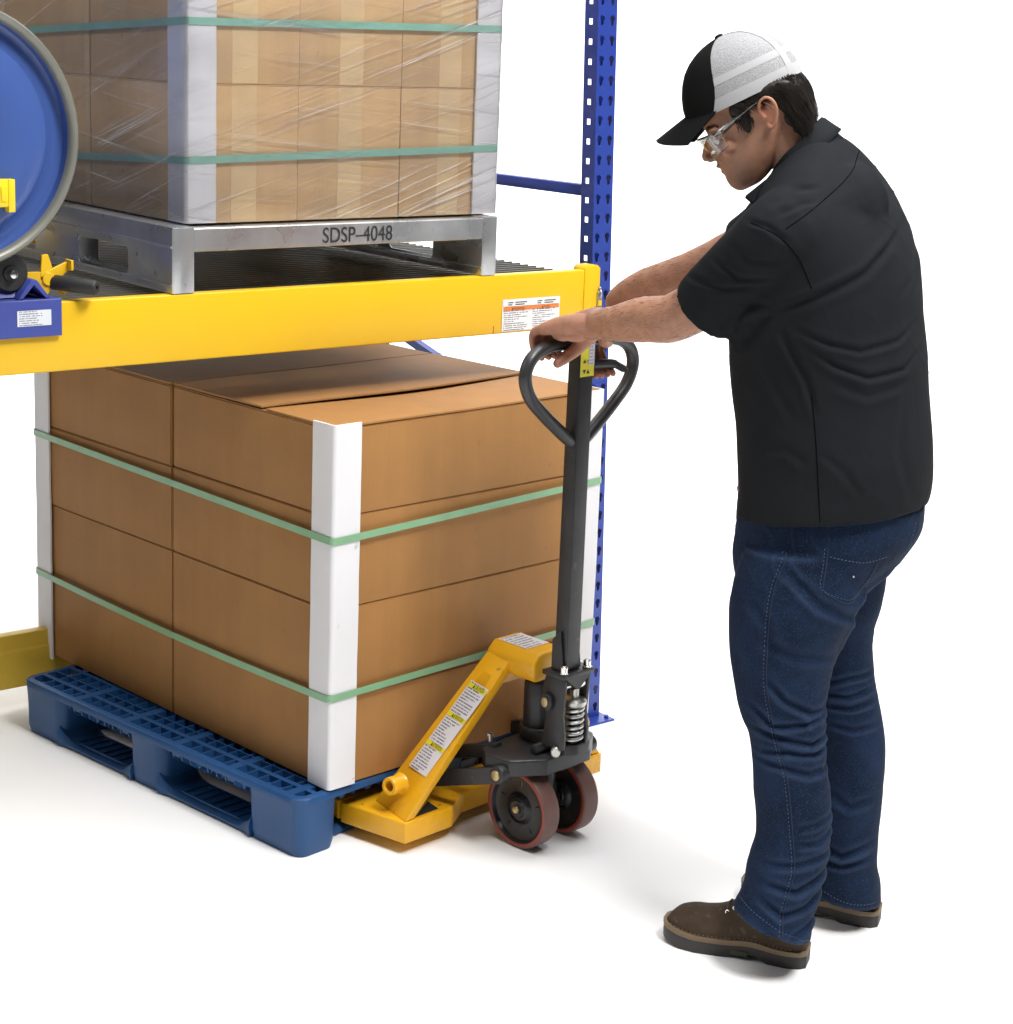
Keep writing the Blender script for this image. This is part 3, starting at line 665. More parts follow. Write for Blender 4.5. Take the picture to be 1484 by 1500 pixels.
# deck: outer rim, open lattice of ribs standing on deep webs
m=MB()
def ring4(x0,x1,y0,y1,w,z0,z1): m.box(x0,x1,y0,y0+w,z0,z1); m.box(x0,x1,y1-w,y1,z0,z1); m.box(x0,x0+w,y0+w,y1-w,z0,z1); m.box(x1-w,x1,y0+w,y1-w,z0,z1)
rim=MB()
def rr(x0,x1,y0,y1,r,z,k=6): 
    o=[]
    for cx,cy,a0 in ((x1-r,y0+r,-90),(x1-r,y1-r,0),(x0+r,y1-r,90),(x0+r,y0+r,180)):
        for i in range(k+1): t=R(a0+90*i/k); o.append((cx+r*math.cos(t),cy+r*math.sin(t),z))
    return o
q=.005
rings=[rr(-q,PW+q,-q,PD+q,.036,.129),rr(-q,PW+q,-q,PD+q,.036,.145),rr(-q+.002,PW+q-.002,-q+.002,PD+q-.002,.038,.147),rr(-q+.004,PW+q-.004,-q+.004,PD+q-.004,.036,.148),rr(.014,PW-.014,.014,PD-.014,.02,.148),rr(.014,PW-.014,.014,PD-.014,.02,.129),rr(-q,PW+q,-q,PD+q,.036,.129)]
rim.rings(rings,cap=False); part(pp,'deck_rim',rim,blue_pl,ang=45,merge=True)
x=.050; i=0
while x<PW-.03:
    wdt=.004 if i%2 else .014; m.box(x,x+wdt,.012,PD-.012,.112,.1478); x+=.042; i+=1
y=.04; i=0
while y<PD-.03:
    wdt=.004 if i%5 else .026; m.box(.012,PW-.012,y,y+wdt,.1115,.1474); y+=.042; i+=1
part(pp,'deck_ribs',m,blue_pl,kind='stuff')
m=MB()
y=.235
for a,b in ((.215,.51),(.67,.94)):
    y=a
    while y<b: m.prism([(.010,.128),(.11,.128),(.10,.094),(.034,.090),(.016,.104)],y,y+.005,lambda p,r_,c:(p,c,r_)); m.prism([(.86,.128),(.96,.128),(.954,.104),(.936,.090),(.87,.094)],y,y+.005,lambda p,r_,c:(p,c,r_)); y+=.034
part(pp,'hanging_webs',m,blue_pl,kind='stuff')

# ------------------------------------------------------------------ pallet jack
JY=.12
jk=thing('pallet_jack','yellow hand pallet jack with black pump and loop handle, forks under the pallet','pallet jack',(-.572,-.55,0),JY)
# forks and front cross member: one welded deck with recessed centre
m=MB()
plan=[(-.342,.145),(-.192,.145),(-.113,.190),(.113,.190),(.192,.145),(.342,.145),(.368,.34),(.10,.345),(.10,.30),(-.10,.30),(-.10,.345),(-.372,.34)]
m.prism(plan,.030,.082); part(jk,'cross_member',m,yel_jack,bevel=.004,seg=3)
m=MB()
for s in (-1,1):
    pts=[(s*.098,.352),(s*.37,.352),(s*.345,.43),(s*.345,1.20),(s*.30,1.30),(s*.24,1.30),(s*.19,1.20),(s*.19,.43)]
    f=MB(); f.prism(pts if s>0 else pts[::-1],.032,.080); part(jk,'fork',f,yel_jack,bevel=.004,seg=2)
# dark plates on the cross member: shade of triangular leg openings put in as colour
for s in (-1,1):
    f=MB(); f.prism([(s*.300,.158),(s*.225,.158),(s*.215,.205)],.0825,.0832); part(jk,'opening_shade',f,mat('opening_shade_colour',(.02,.018,.015),rough=.9))
# A frame legs
def legp(s):
    b=MB(); 
    A=[(-.338,.150,.083),(-.305,.292,.083),(-.040,.165,.466),(-.044,.098,.452)]  # front-bottom, back-bottom, back-top, front-top (outer face)
    t=Vector((.55,0,-.42)).normalized()*.006
    p=[Vector((s*a[0]*1,a[1],a[2])) for a in A]; q=[Vector((s*(a[0]+t.x*1.0),a[1],a[2]+t.z)) for a in A]
    b.hexa([p[0],p[1],p[2],p[3],q[0],q[1],q[2],q[3]])
    # turned-in front and rear flanges
    dx=.026
    fr=[(-.338,.150,.083),(-.338+dx,.150,.083),(-.030,.098,.430),(-.044,.098,.452)]
    for off,src in ((0,fr),):
        P=[Vector((s*a[0],a[1],a[2])) for a in src]; Q=[v+Vector((0,.006,0)) for v in P]; b.hexa(P+Q)
    bk=[(-.305,.292,.083),(-.305+dx,.292,.083),(-.028,.165,.440),(-.040,.165,.466)]
    P=[Vector((s*a[0],a[1],a[2])) for a in bk]; Q=[v-Vector((0,.006,0)) for v in P]; b.hexa(P+Q)
    return b
for s in (-1,1):
    lg=part(jk,'leg',legp(s),yel_jack,bevel=.0022,seg=2)
    m=MB(); c=Vector((s*.305,.212,.150)); m.lathe([(.0,.008),(.0125,.008),(.0125,.034),(.0135,.036),(.0195,.036),(.0215,.033),(.0215,.0),(.026,-.006)],c,(s*1,-.12,.10),28); add_obj('lift_bush',m.mesh('lift_bush',ang=40),yel_jack,lg)
    m=MB(); m.lathe([(0,.010),(.0124,.010)],c,(s*1,-.12,.10),20); add_obj('bush_bore',m.mesh('bush_bore'),blackr,lg)
    if s<0:
        A=Vector((-.338,.150,.083)); B=Vector((-.044,.098,.452)); Cb=Vector((-.305,.292,.083)); Db=Vector((-.040,.165,.466))
        def on(u,v): # u across (0 back ..1 front), v up the leg
            return (Cb+(A-Cb)*u)*(1-v)+(Db+(B-Db)*u)*v
        v0,v1=.235,.755; u0,u1=.19,.93
        p0=on(u0,v0); ux=on(u1,v0)-on(u0,v0); uy=(on(u0,v1)-on(u0,v0)); wid=ux*.80
        p_lab=print_mat('caution_print',(.70,.69,.72),(.16,.16,.20),34,words=26,seed=5)
        n=ux.cross(uy).normalized(); 
        sh=ux*(.05); lb=quad(p0+sh*0.2,ux*.80,uy,p_lab,'caution_label',lg,thick=.0006,off=.0012)
        # slight taper follows the leg
        for vtx in lb.data.vertices:
            pass
        for k,word in enumerate(('ATTENTION','ATENCION','CAUTION')):
            f=(.265,.60,.935)[k]
            bp=p0+sh*.2+uy*f; q=quad(bp,ux*.80,uy*.046,yellow_l,'yellow_header',lb,thick=.0004,off=.0019)
            text(q,'lettering','\u25B2'+word,bp+ux*.22+uy*.008,ux,uy.normalized()-ux.normalized()*uy.normalized().dot(ux.normalized()),.0095,ink,off=.0026,width=ux.length*.48)
# housing on top of the A frame
m=MB(); hx0,hx1,hy0,hy1,hz0,hz1=-.062,.062,.022,.178,.392,.462
m.prism([(hx0,hz0+.012),(hx0,hz1-.022),(hx0+.022,hz1),(hx1-.022,hz1),(hx1,hz1-.022),(hx1,hz0+.012),(hx1-.01,hz0),(hx0+.01,hz0)],hy0,hy1,lambda a,b,c:(a,c,b))
hs=part(jk,'pump_housing',m,yel_jack,bevel=.008,seg=4)
quad((hx0+.024,hy0+.045,hz1),(.075,0,0),(0,.095,0),print_mat('housing_print',(.72,.72,.74),(.25,.25,.3),7,words=16,seed=2),'housing_label',hs,off=.0012)
m=MB(); m.prism([(-.200,.20),(-.075,.37),(.075,.37),(.200,.20),(.18,.19),(.07,.345),(-.07,.345),(-.18,.19)],.165,.171,lambda a,b,c:(a,c,b)); part(jk,'gusset',m,yel_jack,bevel=.001,seg=1)
# pump body
m=MB(); m.lathe([(0,0),(.034,0),(.0375,.004),(.0385,.02),(.0385,.112),(.036,.120),(.030,.122),(.028,.136),(.016,.138),(.015,.156),(0,.156)],(0,.055,.262),(0,0,1),40); part(jk,'pump_cylinder',m,blackp,ang=40)
m=MB(); m.tube([(.029*math.cos(t),.055+.029*math.sin(t),.3995) for t in [2*PI*i/28 for i in range(28)]],.0022,seg=6,closed=True); part(jk,'seal_ring',m,zinc)
m=MB(); m.lathe([(.0,-.004),(.046,-.004),(.047,.02),(.047,.026),(.039,.028)],(0,.055,.244),(0,0,1),40); m.prism([(-.040,.07),(.040,.07),(.050,-.03),(.046,-.075),(.020,-.090),(-.020,-.090),(-.046,-.075),(-.050,-.03)],.238,.266); part(jk,'pump_base',m,blackp,bevel=.004,seg=2)
m=MB(); m.prism([(-.030,.19),(.030,.19),(.034,.24),(-.034,.24)],-.05,.05,lambda a,b,c:(a,c,b)); m.cyl((-.024,0,.10),(-.024,0,.24),.022); part(jk,'steering_post',m,blackp,bevel=.002)
# yoke under the pump: heavy casting reaching left to the lift links
m=MB(); m.prism([(-.175,.060),(-.150,.095),(-.060,.105),(.050,.105),(.110,.095),(.135,.060),(.125,-.010),(.06,-.060),(-.09,-.060),(-.165,-.010)],.196,.238); part(jk,'yoke',m,blackp,bevel=.010,seg=3)
for s in (-1,1):
    q_=0 if s<0 else -.045
    m=MB(); m.cyl((s*.150+q_,.010,.202),(s*.186+q_,.010,.202),.022,seg=24); part(jk,'yoke_lug',m,blackp,bevel=.003)
    m=MB(); m.cyl((s*.186+q_,.010,.202),(s*.192+q_,.010,.202),.012,seg=20); part(jk,'pivot_pin',m,brass,bevel=.001)
    m=MB(); # lift link running back into the fork
    N=10; rings=[]
    for k in range(N+1):
        t=k/N; y=.010+.33*t; z=.200-.105*t; x=s*(.172+.045*t)+q_*(1-t); h=.021-.003*t
        rings.append([(x-.008,y,z-h),(x+.008,y,z-h),(x+.010,y,z-h*.6),(x+.004,y,z-h*.45),(x+.004,y,z+h*.45),(x+.010,y,z+h*.6),(x+.008,y,z+h),(x-.008,y,z+h)])
    m.rings(rings); part(jk,'lift_link',m,blackp,ang=40)
    m=MB(); rings=[]
    for k in range(N+1):
        t=k/N; y=.07+.27*t; z=.232-.085*t; x=s*(.120+.03*t); rings.append([(x-.012,y,z-.016),(x+.012,y,z-.016),(x+.012,y,z+.016),(x-.012,y,z+.016)])
    m.rings(rings); part(jk,'tie_rod',m,blackp,bevel=.002)
    m=MB(); m.cyl((s*.118,.10,.242),(s*.118,.10,.262),.0045,seg=8); m.cyl((s*.118,.10,.257),(s*.118,.10,.262),.008,seg=6); part(jk,'adjuster_bolt',m,zinc)
# steering wheels
hubm=mat('black_wheel_hub',(.016,.016,.018),rough=.38,var=.15,bump=.1)
pu=mat('worn_polyurethane_tread',(.150,.075,.062),rough=.5,var=.18,vscale=14,bump=.12,bscale=60,speck=((.30,.03,.025),30,.66))
pur=mat('red_polyurethane',(.30,.035,.02),rough=.3,var=.1)
for s in (-1,1):
    cx=-.022+s*.068; WR=.0955
    m=MB(); m.lathe([(.030,-.010),(.034,-.019),(.040,-.012),(.062,-.009),(.077,-.014),(.081,-.023),(.0835,-.024),(.0835,.024),(.081,.023),(.077,.014),(.062,.009),(.040,.012),(.034,.019),(.030,.010)],(cx,0,WR),(1,0,0),56)
    m.lathe([(.0,-.021),(.020,-.022),(.022,-.019),(.030,-.017),(.034,-.012)],(cx,0,WR),(1,0,0),40); m.lathe([(.034,.012),(.030,.017),(.022,.019),(.020,.022),(0,.021)],(cx,0,WR),(1,0,0),40)
    for k in range(5):
        a=2*PI*k/5+.3; m.tube([(cx,.03*math.cos(a),WR+.03*math.sin(a)),(cx,.078*math.cos(a),WR+.078*math.sin(a))],.011,seg=8)
    wh=part(jk,'wheel',m,hubm,ang=40)
    m=MB(); m.lathe([(.0836,-.0245),(.087,-.0256),(.0905,-.0250)],(cx,0,WR),(1,0,0),64); m.lathe([(.0905,.0250),(.087,.0256),(.0836,.0245)],(cx,0,WR),(1,0,0),64); add_obj('tyre_edge',m.mesh('tyre_edge',ang=60),pur,wh)
    m=MB(); m.lathe([(.0836,-.0240),(.0925,-.0249),(.0950,-.0225),(WR,-.0190),(WR,.0190),(.0950,.0225),(.0925,.0249),(.0836,.0240)],(cx,0,WR),(1,0,0),64); add_obj('tyre',m.mesh('tyre',ang=50),pu,wh)
    m=MB(); m.cyl((cx+s*.019,0,WR),(cx+s*.029,0,WR),.0095,seg=6); m.cyl((cx+s*.029,0,WR),(cx+s*.032,0,WR),.006,seg=16); add_obj('axle_nut',m.mesh('axle_nut',bevel=.001),brass,wh)
m=MB(); m.cyl((-.115,0,.0935),(.066,0,.0935),.0105); m.cyl((-.066,0,.0935),(-.058,0,.0935),.02); m.cyl((.010,0,.0935),(.018,0,.0935),.02); m.box(-.050,.002,-.022,.022,.075,.14); part(jk,'axle',m,blackp,bevel=.001)
_n0=len(bpy.data.objects)
jk_before=set(jk.children)
for o_ in list(jk.children):
    if o_.name.split('.')[0] in ('wheel','axle'):
        for q_ in [o_]+list(o_.children):
            for v in q_.data.vertices: v.co.y+=.014; v.co.x+=.004
# handle bracket with side cheeks, spring and pump piston in front
HY=-.058
m=MB()
for s in (-1,1):
    ch=[(HY+.040,.262),(HY-.038,.262),(HY-.040,.300),(HY-.030,.345),(HY-.036,.410),(HY-.036,.436),(HY+.034,.436),(HY+.044,.405),(HY+.046,.372),(HY+.030,.34)]
    m.prism(ch,s*.047-.006,s*.047+.006,lambda a,b,c:(c,a,b))
m.prism([(-.060,HY-.042),(.060,HY-.042),(.064,HY-.034),(.064,HY+.040),(-.064,HY+.040),(-.064,HY-.034)],.436,.448)
part(jk,'handle_bracket',m,blackp,bevel=.0025,seg=2)
m=MB(); m.hexa([(-.050,HY-.040,.436),(-.004,HY-.040,.405),(.004,HY-.040,.405),(.050,HY-.040,.436),(-.050,HY+.0,.4358),(-.004,HY+.0,.400),(.004,HY+.0,.400),(.050,HY+.0,.4358)]); part(jk,'web_plate',m,blackp)
for s in (-1,1):
    m=MB(); m.cyl((s*.053,HY+.020,.372),(s*.066,HY+.020,.372),.021,seg=28); part(jk,'pivot_boss',m,blackp,bevel=.003)
for s in (-1,1):
    m=MB(); m.cyl((s*.066,HY+.020,.372),(s*.072,HY+.020,.372),.0115,seg=24); part(jk,'pivot_pin',m,brass,bevel=.0012)
for s in (-1,1):
    m=MB(); m.lathe([(0,.019),(.0055,.019),(.006,.015),(.0085,.017),(.0105,.015),(.0105,.003),(.013,.002),(.013,0),(0,0)],(s*.047,HY-.026,.448),(0,0,1),20); part(jk,'cap_screw',m,chrome,ang=35)
m=MB(); pth=[]
for i in range(6*24+1):
    t=i/24; pth.append((.0235*math.cos(2*PI*t),HY+.0235*math.sin(2*PI*t),.270+.084*t/6))
m.tube(pth,.0042,seg=10); part(jk,'spring',m,mat('spring_steel',(.62,.62,.60),rough=.32,metal=.9))
m=MB(); m.lathe([(0,0),(.020,0),(.028,.004),(.031,.008),(.031,.016),(.026,.022),(.013,.025),(.0115,.027),(.0115,.045),(.008,.048),(0,.048)],(0,HY,.354),(0,0,1),36); part(jk,'spring_cap',m,zinc,ang=35)
m=MB(); m.cyl((0,HY,.266),(0,HY,.356),.012,seg=20); part(jk,'piston',m,blackp)
m=MB(); m.cyl((-.016,HY-.004,.411),(.020,HY-.004,.411),.0135,seg=24); m.cyl((-.044,HY-.004,.411),(.044,HY-.004,.411),.006,seg=12); part(jk,'cam_roller',m,chrome,bevel=.001)
m=MB(); m.cyl((-.058,-.062,.252),(-.052,-.062,.252),.0001,seg=4) ; m.lathe([(0,.022),(.010,.022),(.013,.019),(.014,.0)],(-.044,-.064,.256),(-.75,-.66,0),24); part(jk,'release_stud',m,zinc,ang=35)
m=MB(); m.cyl((-.075,-.01,.250),(.075,-.01,.250),.013,seg=16); m.lathe([(0,.010),(.012,.010),(.016,.006),(.016,0)],(.075,-.01,.250),(1,0,0),20); part(jk,'foot_valve',m,blackp,bevel=.001)
# the steered bracket group is narrower than the yoke and sits a little left of its centre
for o_ in [c for c in jk.children if c not in jk_before]:
    fr_=o_.name.split('.')[0] in ('spring','spring_cap','piston','cam_roller')
    for v in o_.data.vertices:
        v.co.x=v.co.x*(.84 if not fr_ else .92)-(.030 if not fr_ else .018); v.co.y=HY+(v.co.y-HY)*(.84 if not fr_ else .92)-(.012 if fr_ else 0)
jk_before=set(jk.children)
# handle: square tube, loop grip, control lever
m=MB(); T=1.214; b0,b1=.0235,.0195
m.hexa([(-b0,HY-b1,.449),(b0,HY-b1,.449),(b0,HY+b1,.449),(-b0,HY+b1,.449),(-.0235,HY-.0175,T),(.0235,HY-.0175,T),(.0235,HY+.0175,T),(-.0235,HY+.0175,T)])
tb=part(jk,'handle_tube',m,blackp,bevel=.0035,seg=3)
m=MB()
for s in (-1,1): m.prism([(HY-.016,.449),(HY+.020,.449),(HY+.020,.52),(HY-.004,.545)],s*.0285-.003,s*.0285+.003,lambda a,b,c:(c,a,b))
m.prism([(-.0265,.449),(.040,.449),(.028,.53),(.0265,.545)],HY+.020,HY+.025,lambda a,b,c:(a,c,b))
add_obj('gusset',m.mesh('gusset',bevel=.001,seg=1),blackp,tb)
def spline(P,n=8):
    P=[Vector(p) for p in P]; out=[]
    for i in range(len(P)-1):
        a=P[max(i-1,0)];b=P[i];c=P[i+1];d=P[min(i+2,len(P)-1)]
        for k in range(n):
            t=k/n; out.append(.5*((2*b)+(c-a)*t+(2*a-5*b+4*c-d)*t*t+(3*b-a-3*c+d)*t**3))
    out.append(P[-1]); return out
LP=[(-.020,HY,.985),(-.060,HY,1.014),(-.120,HY,1.062),(-.160,HY,1.100),(-.178,HY,1.140),(-.172,HY,1.172),(-.148,HY,1.196),(-.108,HY,1.209),(-.05,HY,1.211),(.05,HY,1.211),(.108,HY,1.209),(.148,HY,1.196),(.172,HY,1.172),(.178,HY,1.140),(.160,HY,1.100),(.120,HY,1.062),(.060,HY,1.014),(.020,HY,.985)]
m=MB(); m.tube(spline(LP,6),.0148,seg=18); part(jk,'grip_loop',m,mat('black_powder_coat',(.030,.030,.032),rough=.33,var=.1,vscale=20,bump=.06,bscale=120),ang=60)
m=MB(); m.tube(spline([(.022,HY-.006,1.158),(.06,HY-.008,1.157),(.098,HY-.008,1.153),(.112,HY-.016,1.147),(.124,HY-.03,1.137)],4),[.011]*5+[.0105]*5+[.009]*5+[.006]*2,seg=10); part(jk,'control_lever',m,blackr)
ins=quad((-.0225,HY-.0182,1.135),(.045,0,0),(0,0,.088),yellow_l,'instruction_label',tb,off=.0012)
quad((.004,HY-.0196,1.160),(.0175,0,0),(0,0,.060),print_mat('pictogram_print',(.62,.62,.70),(.30,.30,.42),8,words=14,seed=12),'pictogram_strip',ins)
for z,s in ((1.142,'\u25BC\u25B2'),(1.166,'\u25B2=\u25BC')):
    text(ins,'lettering',s,(-.016,HY-.0196,z),(1,0,0),(0,0,1),.009,ink,off=.0008)
for o_ in [c for c in jk.children if c not in jk_before]:
    for v in o_.data.vertices: v.co.x-=.037
    for c in o_.children:
        for v in c.data.vertices: v.co.x-=.037
        for c3 in c.children:
            for v in c3.data.vertices: v.co.x-=.037
# ------------------------------------------------------------------ the man
MO=Vector((-.5,-1.3,0)); MRZ=math.atan2(.633,-.774)
man=thing('person','man in black work shirt, jeans and trucker cap, leaning forward to hold the jack handle','person',MO,MRZ)
mats_man=Matrix.Translation(MO)@Matrix.Rotation(MRZ,4,'Z'); mats_jk=Matrix.Translation((-.572,-.55,0))@Matrix.Rotation(JY,4,'Z')
J2M=mats_man.inverted()@mats_jk
def jm(x,y,z): return J2M@Vector((x,y,z))
DL=Vector((.864,-.504,0)); RL=Vector((-.504,-.864,0))
def px_rings(rows,c_of,m_,W_of,n=48,off=0,pw=1.0):
    rings=[]
    for (F,B),W in zip(rows,W_of):
        F=Vector((F[0],0,F[2]));B=Vector((B[0],0,B[2])); cen=(F+B)/2; hx=(F.x-B.x)/2; hz=(F.z-B.z)/2
        Dd=math.sqrt(max(hx*hx-(.504*W)**2,(.35*hx)**2))/.864; Dd+=off; W+=off
        c=c_of(cen.x); ring=[]
        for k in range(n):
            t=2*PI*k/n; ct,st=math.cos(t),math.sin(t); ct=math.copysign(abs(ct)**pw,ct); st=math.copysign(abs(st)**pw,st)
            p=Vector((cen.x,c,cen.z))+DL*(Dd*ct)+RL*(W*st)+Vector((0,0,hz*ct)); ring.append(p)
        rings.append(ring)
    return rings
def resample(rings,k=4):
    """smooth the stack of rings with a spline"""
    out=[];n=len(rings)
    for i in range(n-1):
        a=rings[max(i-1,0)];b=rings[i];c=rings[i+1];d=rings[min(i+2,n-1)]
        for j in range(k):
            t=j/k; out.append([.5*((2*q)+(r-p)*t+(2*p-5*q+4*r-s)*t*t+(3*q-p-3*r+s)*t**3) for p,q,r,s in zip(a,b,c,d)])
    out.append(rings[-1]); return out
def ell(mb,c,rad,M=None,n=20,m=12):
    c=Vector(c); vs=[];
    for j in range(m+1):
        p=PI*j/m
        for i in range(n):
            t=2*PI*i/n; v=Vector((rad[0]*math.sin(p)*math.cos(t),rad[1]*math.sin(p)*math.sin(t),rad[2]*math.cos(p)))
            if M: v=M@v
            vs.append(c+v)
    mb.add(vs,[(j*n+i,j*n+(i+1)%n,(j+1)*n+(i+1)%n,(j+1)*n+i) for j in range(m) for i in range(n)])
def chain(mb,pts,rs,seg=14,sub=5,flat=None):
    """tapered limb with rounded ends through pts; flat=(axis, factor) squashes the section"""
    P=spline(pts,sub); rr=[]
    for i in range(len(pts)-1):
        for k in range(sub): t=k/sub; t=t*t*(3-2*t); rr.append(rs[i]*(1-t)+rs[i+1]*t)
    rr.append(rs[-1]); d0=(P[1]-P[0]).normalized(); d1=(P[-1]-P[-2]).normalized()
    P=[P[0]-d0*rr[0]*.95,P[0]-d0*rr[0]*.6]+P+[P[-1]+d1*rr[-1]*.6,P[-1]+d1*rr[-1]*.95]; rr=[rr[0]*.3,rr[0]*.8]+rr+[rr[-1]*.8,rr[-1]*.3]
    s=len(mb.v); mb.tube(P,rr,seg)
    if flat:
        ax,f=flat; ax=Vector(ax).normalized(); n=len(P)
        for i in range(n):
            for k in range(seg):
                v=Vector(mb.v[s+i*seg+k])-P[i]; v=v-ax*v.dot(ax)*(1-f); mb.v[s+i*seg+k]=tuple(P[i]+v)
# head frame: F forward (tipped down), U up, HR away from the camera
tl_=R(28); f0=Vector((.985,-.174,0)); HF=f0*math.cos(tl_)+Vector((0,0,-math.sin(tl_))); HU=f0*math.sin(tl_)+Vector((0,0,math.cos(tl_))); HR=HF.cross(HU).normalized()
HC=Vector((0.1906, -0.1, 1.7328))
def hd(f,r,u): return HC+HF*f+HR*r+HU*u
HM=Matrix((HF,HR,HU)).transposed()

# --- body: head, neck, arms and hands in one skin
B_=MB()
hr=[(-.116,.100,.062,.020),(-.110,.110,.045,.034),(-.098,.117,.022,.044),(-.084,.120,.0,.052),(-.070,.119,-.02,.058),(-.055,.121,-.035,.063),(-.038,.120,-.055,.067),(-.020,.117,-.072,.070),(-.004,.113,-.086,.073),(.014,.116,-.092,.075),(.035,.119,-.094,.076),(.065,.112,-.090,.073),(.095,.092,-.078,.063),(.120,.060,-.055,.045),(.135,.02,-.02,.02)]
rings=[]
for u,f1,f0_,w in hr:
    fc=f0_+(f1-f0_)*.42; ring=[]
    for k in range(40):
        t=2*PI*k/40; ct,st=math.cos(t),math.sin(t); pw=.82 if u<.03 else .95
        ring.append(hd(fc+(f1-fc if ct>0 else fc-f0_)*math.copysign(abs(ct)**pw,ct),w*math.copysign(abs(st)**.95,st),u))
    rings.append(ring)
B_.rings(resample(rings,3))
chain(B_,[hd(.110,0,.008),hd(.128,0,-.012),hd(.137,0,-.026)],[.0085,.0095,.0100],12,4)   # nose
for s in (-1,1):
    ell(B_,hd(.128,s*.0115,-.033),(.011,.0075,.0075),HM)
    ell(B_,hd(.098,s*.036,.016),(.016,.024,.008),HM)                       # brow
    ell(B_,hd(.083,s*.046,-.026),(.022,.020,.018),HM)                      # cheek
    pass
    ell(B_,hd(.098,s*.030,-.003),(.011,.015,.0065),HM)                     # lids
    # ear: helix, lobe and concha
    E0=hd(-.008,s*.074,.0); hx=[(.006,.010,-.004),(.009,.010,.012),(.002,.015,.026),(-.011,.018,.030),(-.021,.018,.021),(-.023,.016,.004),(-.017,.013,-.012),(-.008,.010,-.024),(.002,.008,-.028),(.006,.006,-.018)]
    chain(B_,[hd(-.008+a,s*(.070+b),c) for a,b,c in hx],[.003,.0035,.004,.0042,.0042,.004,.0038,.0045,.0045,.003],8,4)
    chain(B_,[hd(-.008+a,s*(.070+b),c) for a,b,c in [(-.004,.010,.020),(-.013,.011,.010),(-.012,.010,-.006),(-.004,.008,-.014)]],[.002,.003,.003,.0025],8,4)
    ell(B_,hd(-.014,s*.075,.002),(.013,.005,.024),HM); ell(B_,hd(.0,s*.076,-.004),(.003,.006,.006),HM)
ell(B_,hd(.1175,0,-.0525),(.0105,.020,.0060),HM); ell(B_,hd(.1135,0,-.0665),(.0105,.017,.0065),HM); ell(B_,hd(.104,0,-.094),(.015,.018,.014),HM); ell(B_,hd(.113,0,-.042),(.010,.02,.010),HM)
chain(B_,[hd(-.025,0,-.02),hd(-.03,0,-.09),Vector((0.074, -0.1, 1.6122)),Vector((0.0288, -0.08, 1.5107))],[.056,.057,.068,.10],24,5)
# hidden trunk that joins the limbs
chain(B_,[Vector((0.0383, -0.07, 1.5248)),Vector((0.0157, -0.05, 1.3655)),Vector((0.015, -0.04, 1.1604)),Vector((0.0123, -0.035, 0.9357))],[.11,.125,.12,.12],24,4)
SN_=Vector((0.148, 0.075, 1.515)); SF_=Vector((0.1167, -0.235, 1.5171))
KX=-.037; ZC=1.211
WN=jm(KX-.060,-.150,ZC+.064); EN=Vector((0.3362, -0.085, 1.3315))
chain(B_,[Vector((0.055, -0.05, 1.526)),SN_,Vector((0.2337, -0.01, 1.419)),EN,Vector((0.3982, -0.17, 1.3084)),Vector((0.4654, -0.27, 1.2824)),WN,jm(KX-.072,-.118,ZC+.058)],[.075,.062,.055,.0495,.0475,.0355,.0285,.024],24,6)
WF=jm(KX+.066,-.148,ZC+.060); EF=Vector((0.3052, -0.36, 1.3787))
chain(B_,[Vector((0.0513, -0.12, 1.5331)),SF_,Vector((0.2018, -0.31, 1.438)),EF,Vector((0.3764, -0.43, 1.3434)),Vector((0.4337, -0.49, 1.2969)),WF],[.075,.060,.052,.046,.042,.034,.0275],24,6)
def hand(wr,xs,side,fz,thumb,back):
    """wr wrist; xs = x of the four fingers on the bar; fz = joint path; thumb = joint path (jack frame)"""
    for i,x in enumerate(xs):
        k=[.98,1.0,1.0,.88][i] if side<0 else [1.0,1.0,.98,.88][i]
        pts=[jm(x*.55+(.45)*(wr[0]),-.105,ZC+.050)]+[jm(x+dx*(i-1.5),y,z) for dx,y,z in fz[i]]
        chain(B_,pts,[.0125,.0118*k,.0098*k,.0090*k,.0078*k],12,5)
    # palm slab
    W=jm(*wr); 
    bk=(Vector(back)-W).normalized()
    for f in (.0,.33,.66,1):
        x=xs[0]+(xs[3]-xs[0])*f
        chain(B_,[W+bk*.045,W.lerp(jm(x,-.148,ZC+.060),.22),jm(x*.7+wr[0]*.3,-.105,ZC+.053),jm(x,-.056,ZC+.038)],[.026,.0265,.0215,.0150],14,5)
    chain(B_,[jm(*p) for p in thumb],[.024,.0205,.0155,.0140,.0110],12,5)
hx=KX
wrapf=[[(0,-.050,ZC+.037),(0,-.021,ZC+.021),(.0,-.026,ZC-.012),(0,-.050,ZC-.027)] for i in range(4)]
hand((KX-.060,-.150,ZC+.052),[KX-.120,KX-.098,KX-.077,KX-.056],-1,wrapf,[(KX-.052,-.135,ZC+.040),(KX-.038,-.108,ZC+.022),(KX-.050,-.088,ZC-.008),(KX-.078,-.080,ZC-.026),(KX-.099,-.078,ZC-.037)],EN)
ell(B_,jm(KX-.070,-.098,ZC+.030),(.030,.022,.020)); ell(B_,jm(KX-.095,-.085,ZC+.028),(.024,.020,.016))
pullf=[[(0,-.050,ZC+.0335),(0,-.026,ZC+.010),(0,-.034,ZC-.045),(0,-.068,ZC-.080)] for i in range(4)]
hand((KX+.066,-.150,ZC+.056),[KX+.040,KX+.060,KX+.080,KX+.099],1,pullf,[(KX+.048,-.135,ZC+.042),(KX+.034,-.110,ZC+.030),(KX+.034,-.094,ZC+.012),(KX+.046,-.086,ZC+.0),(KX+.060,-.084,ZC-.004)],Vector((0.4337, -0.49, 1.2969)))
bodym=remesh(B_,'body',.0026,5,.5)
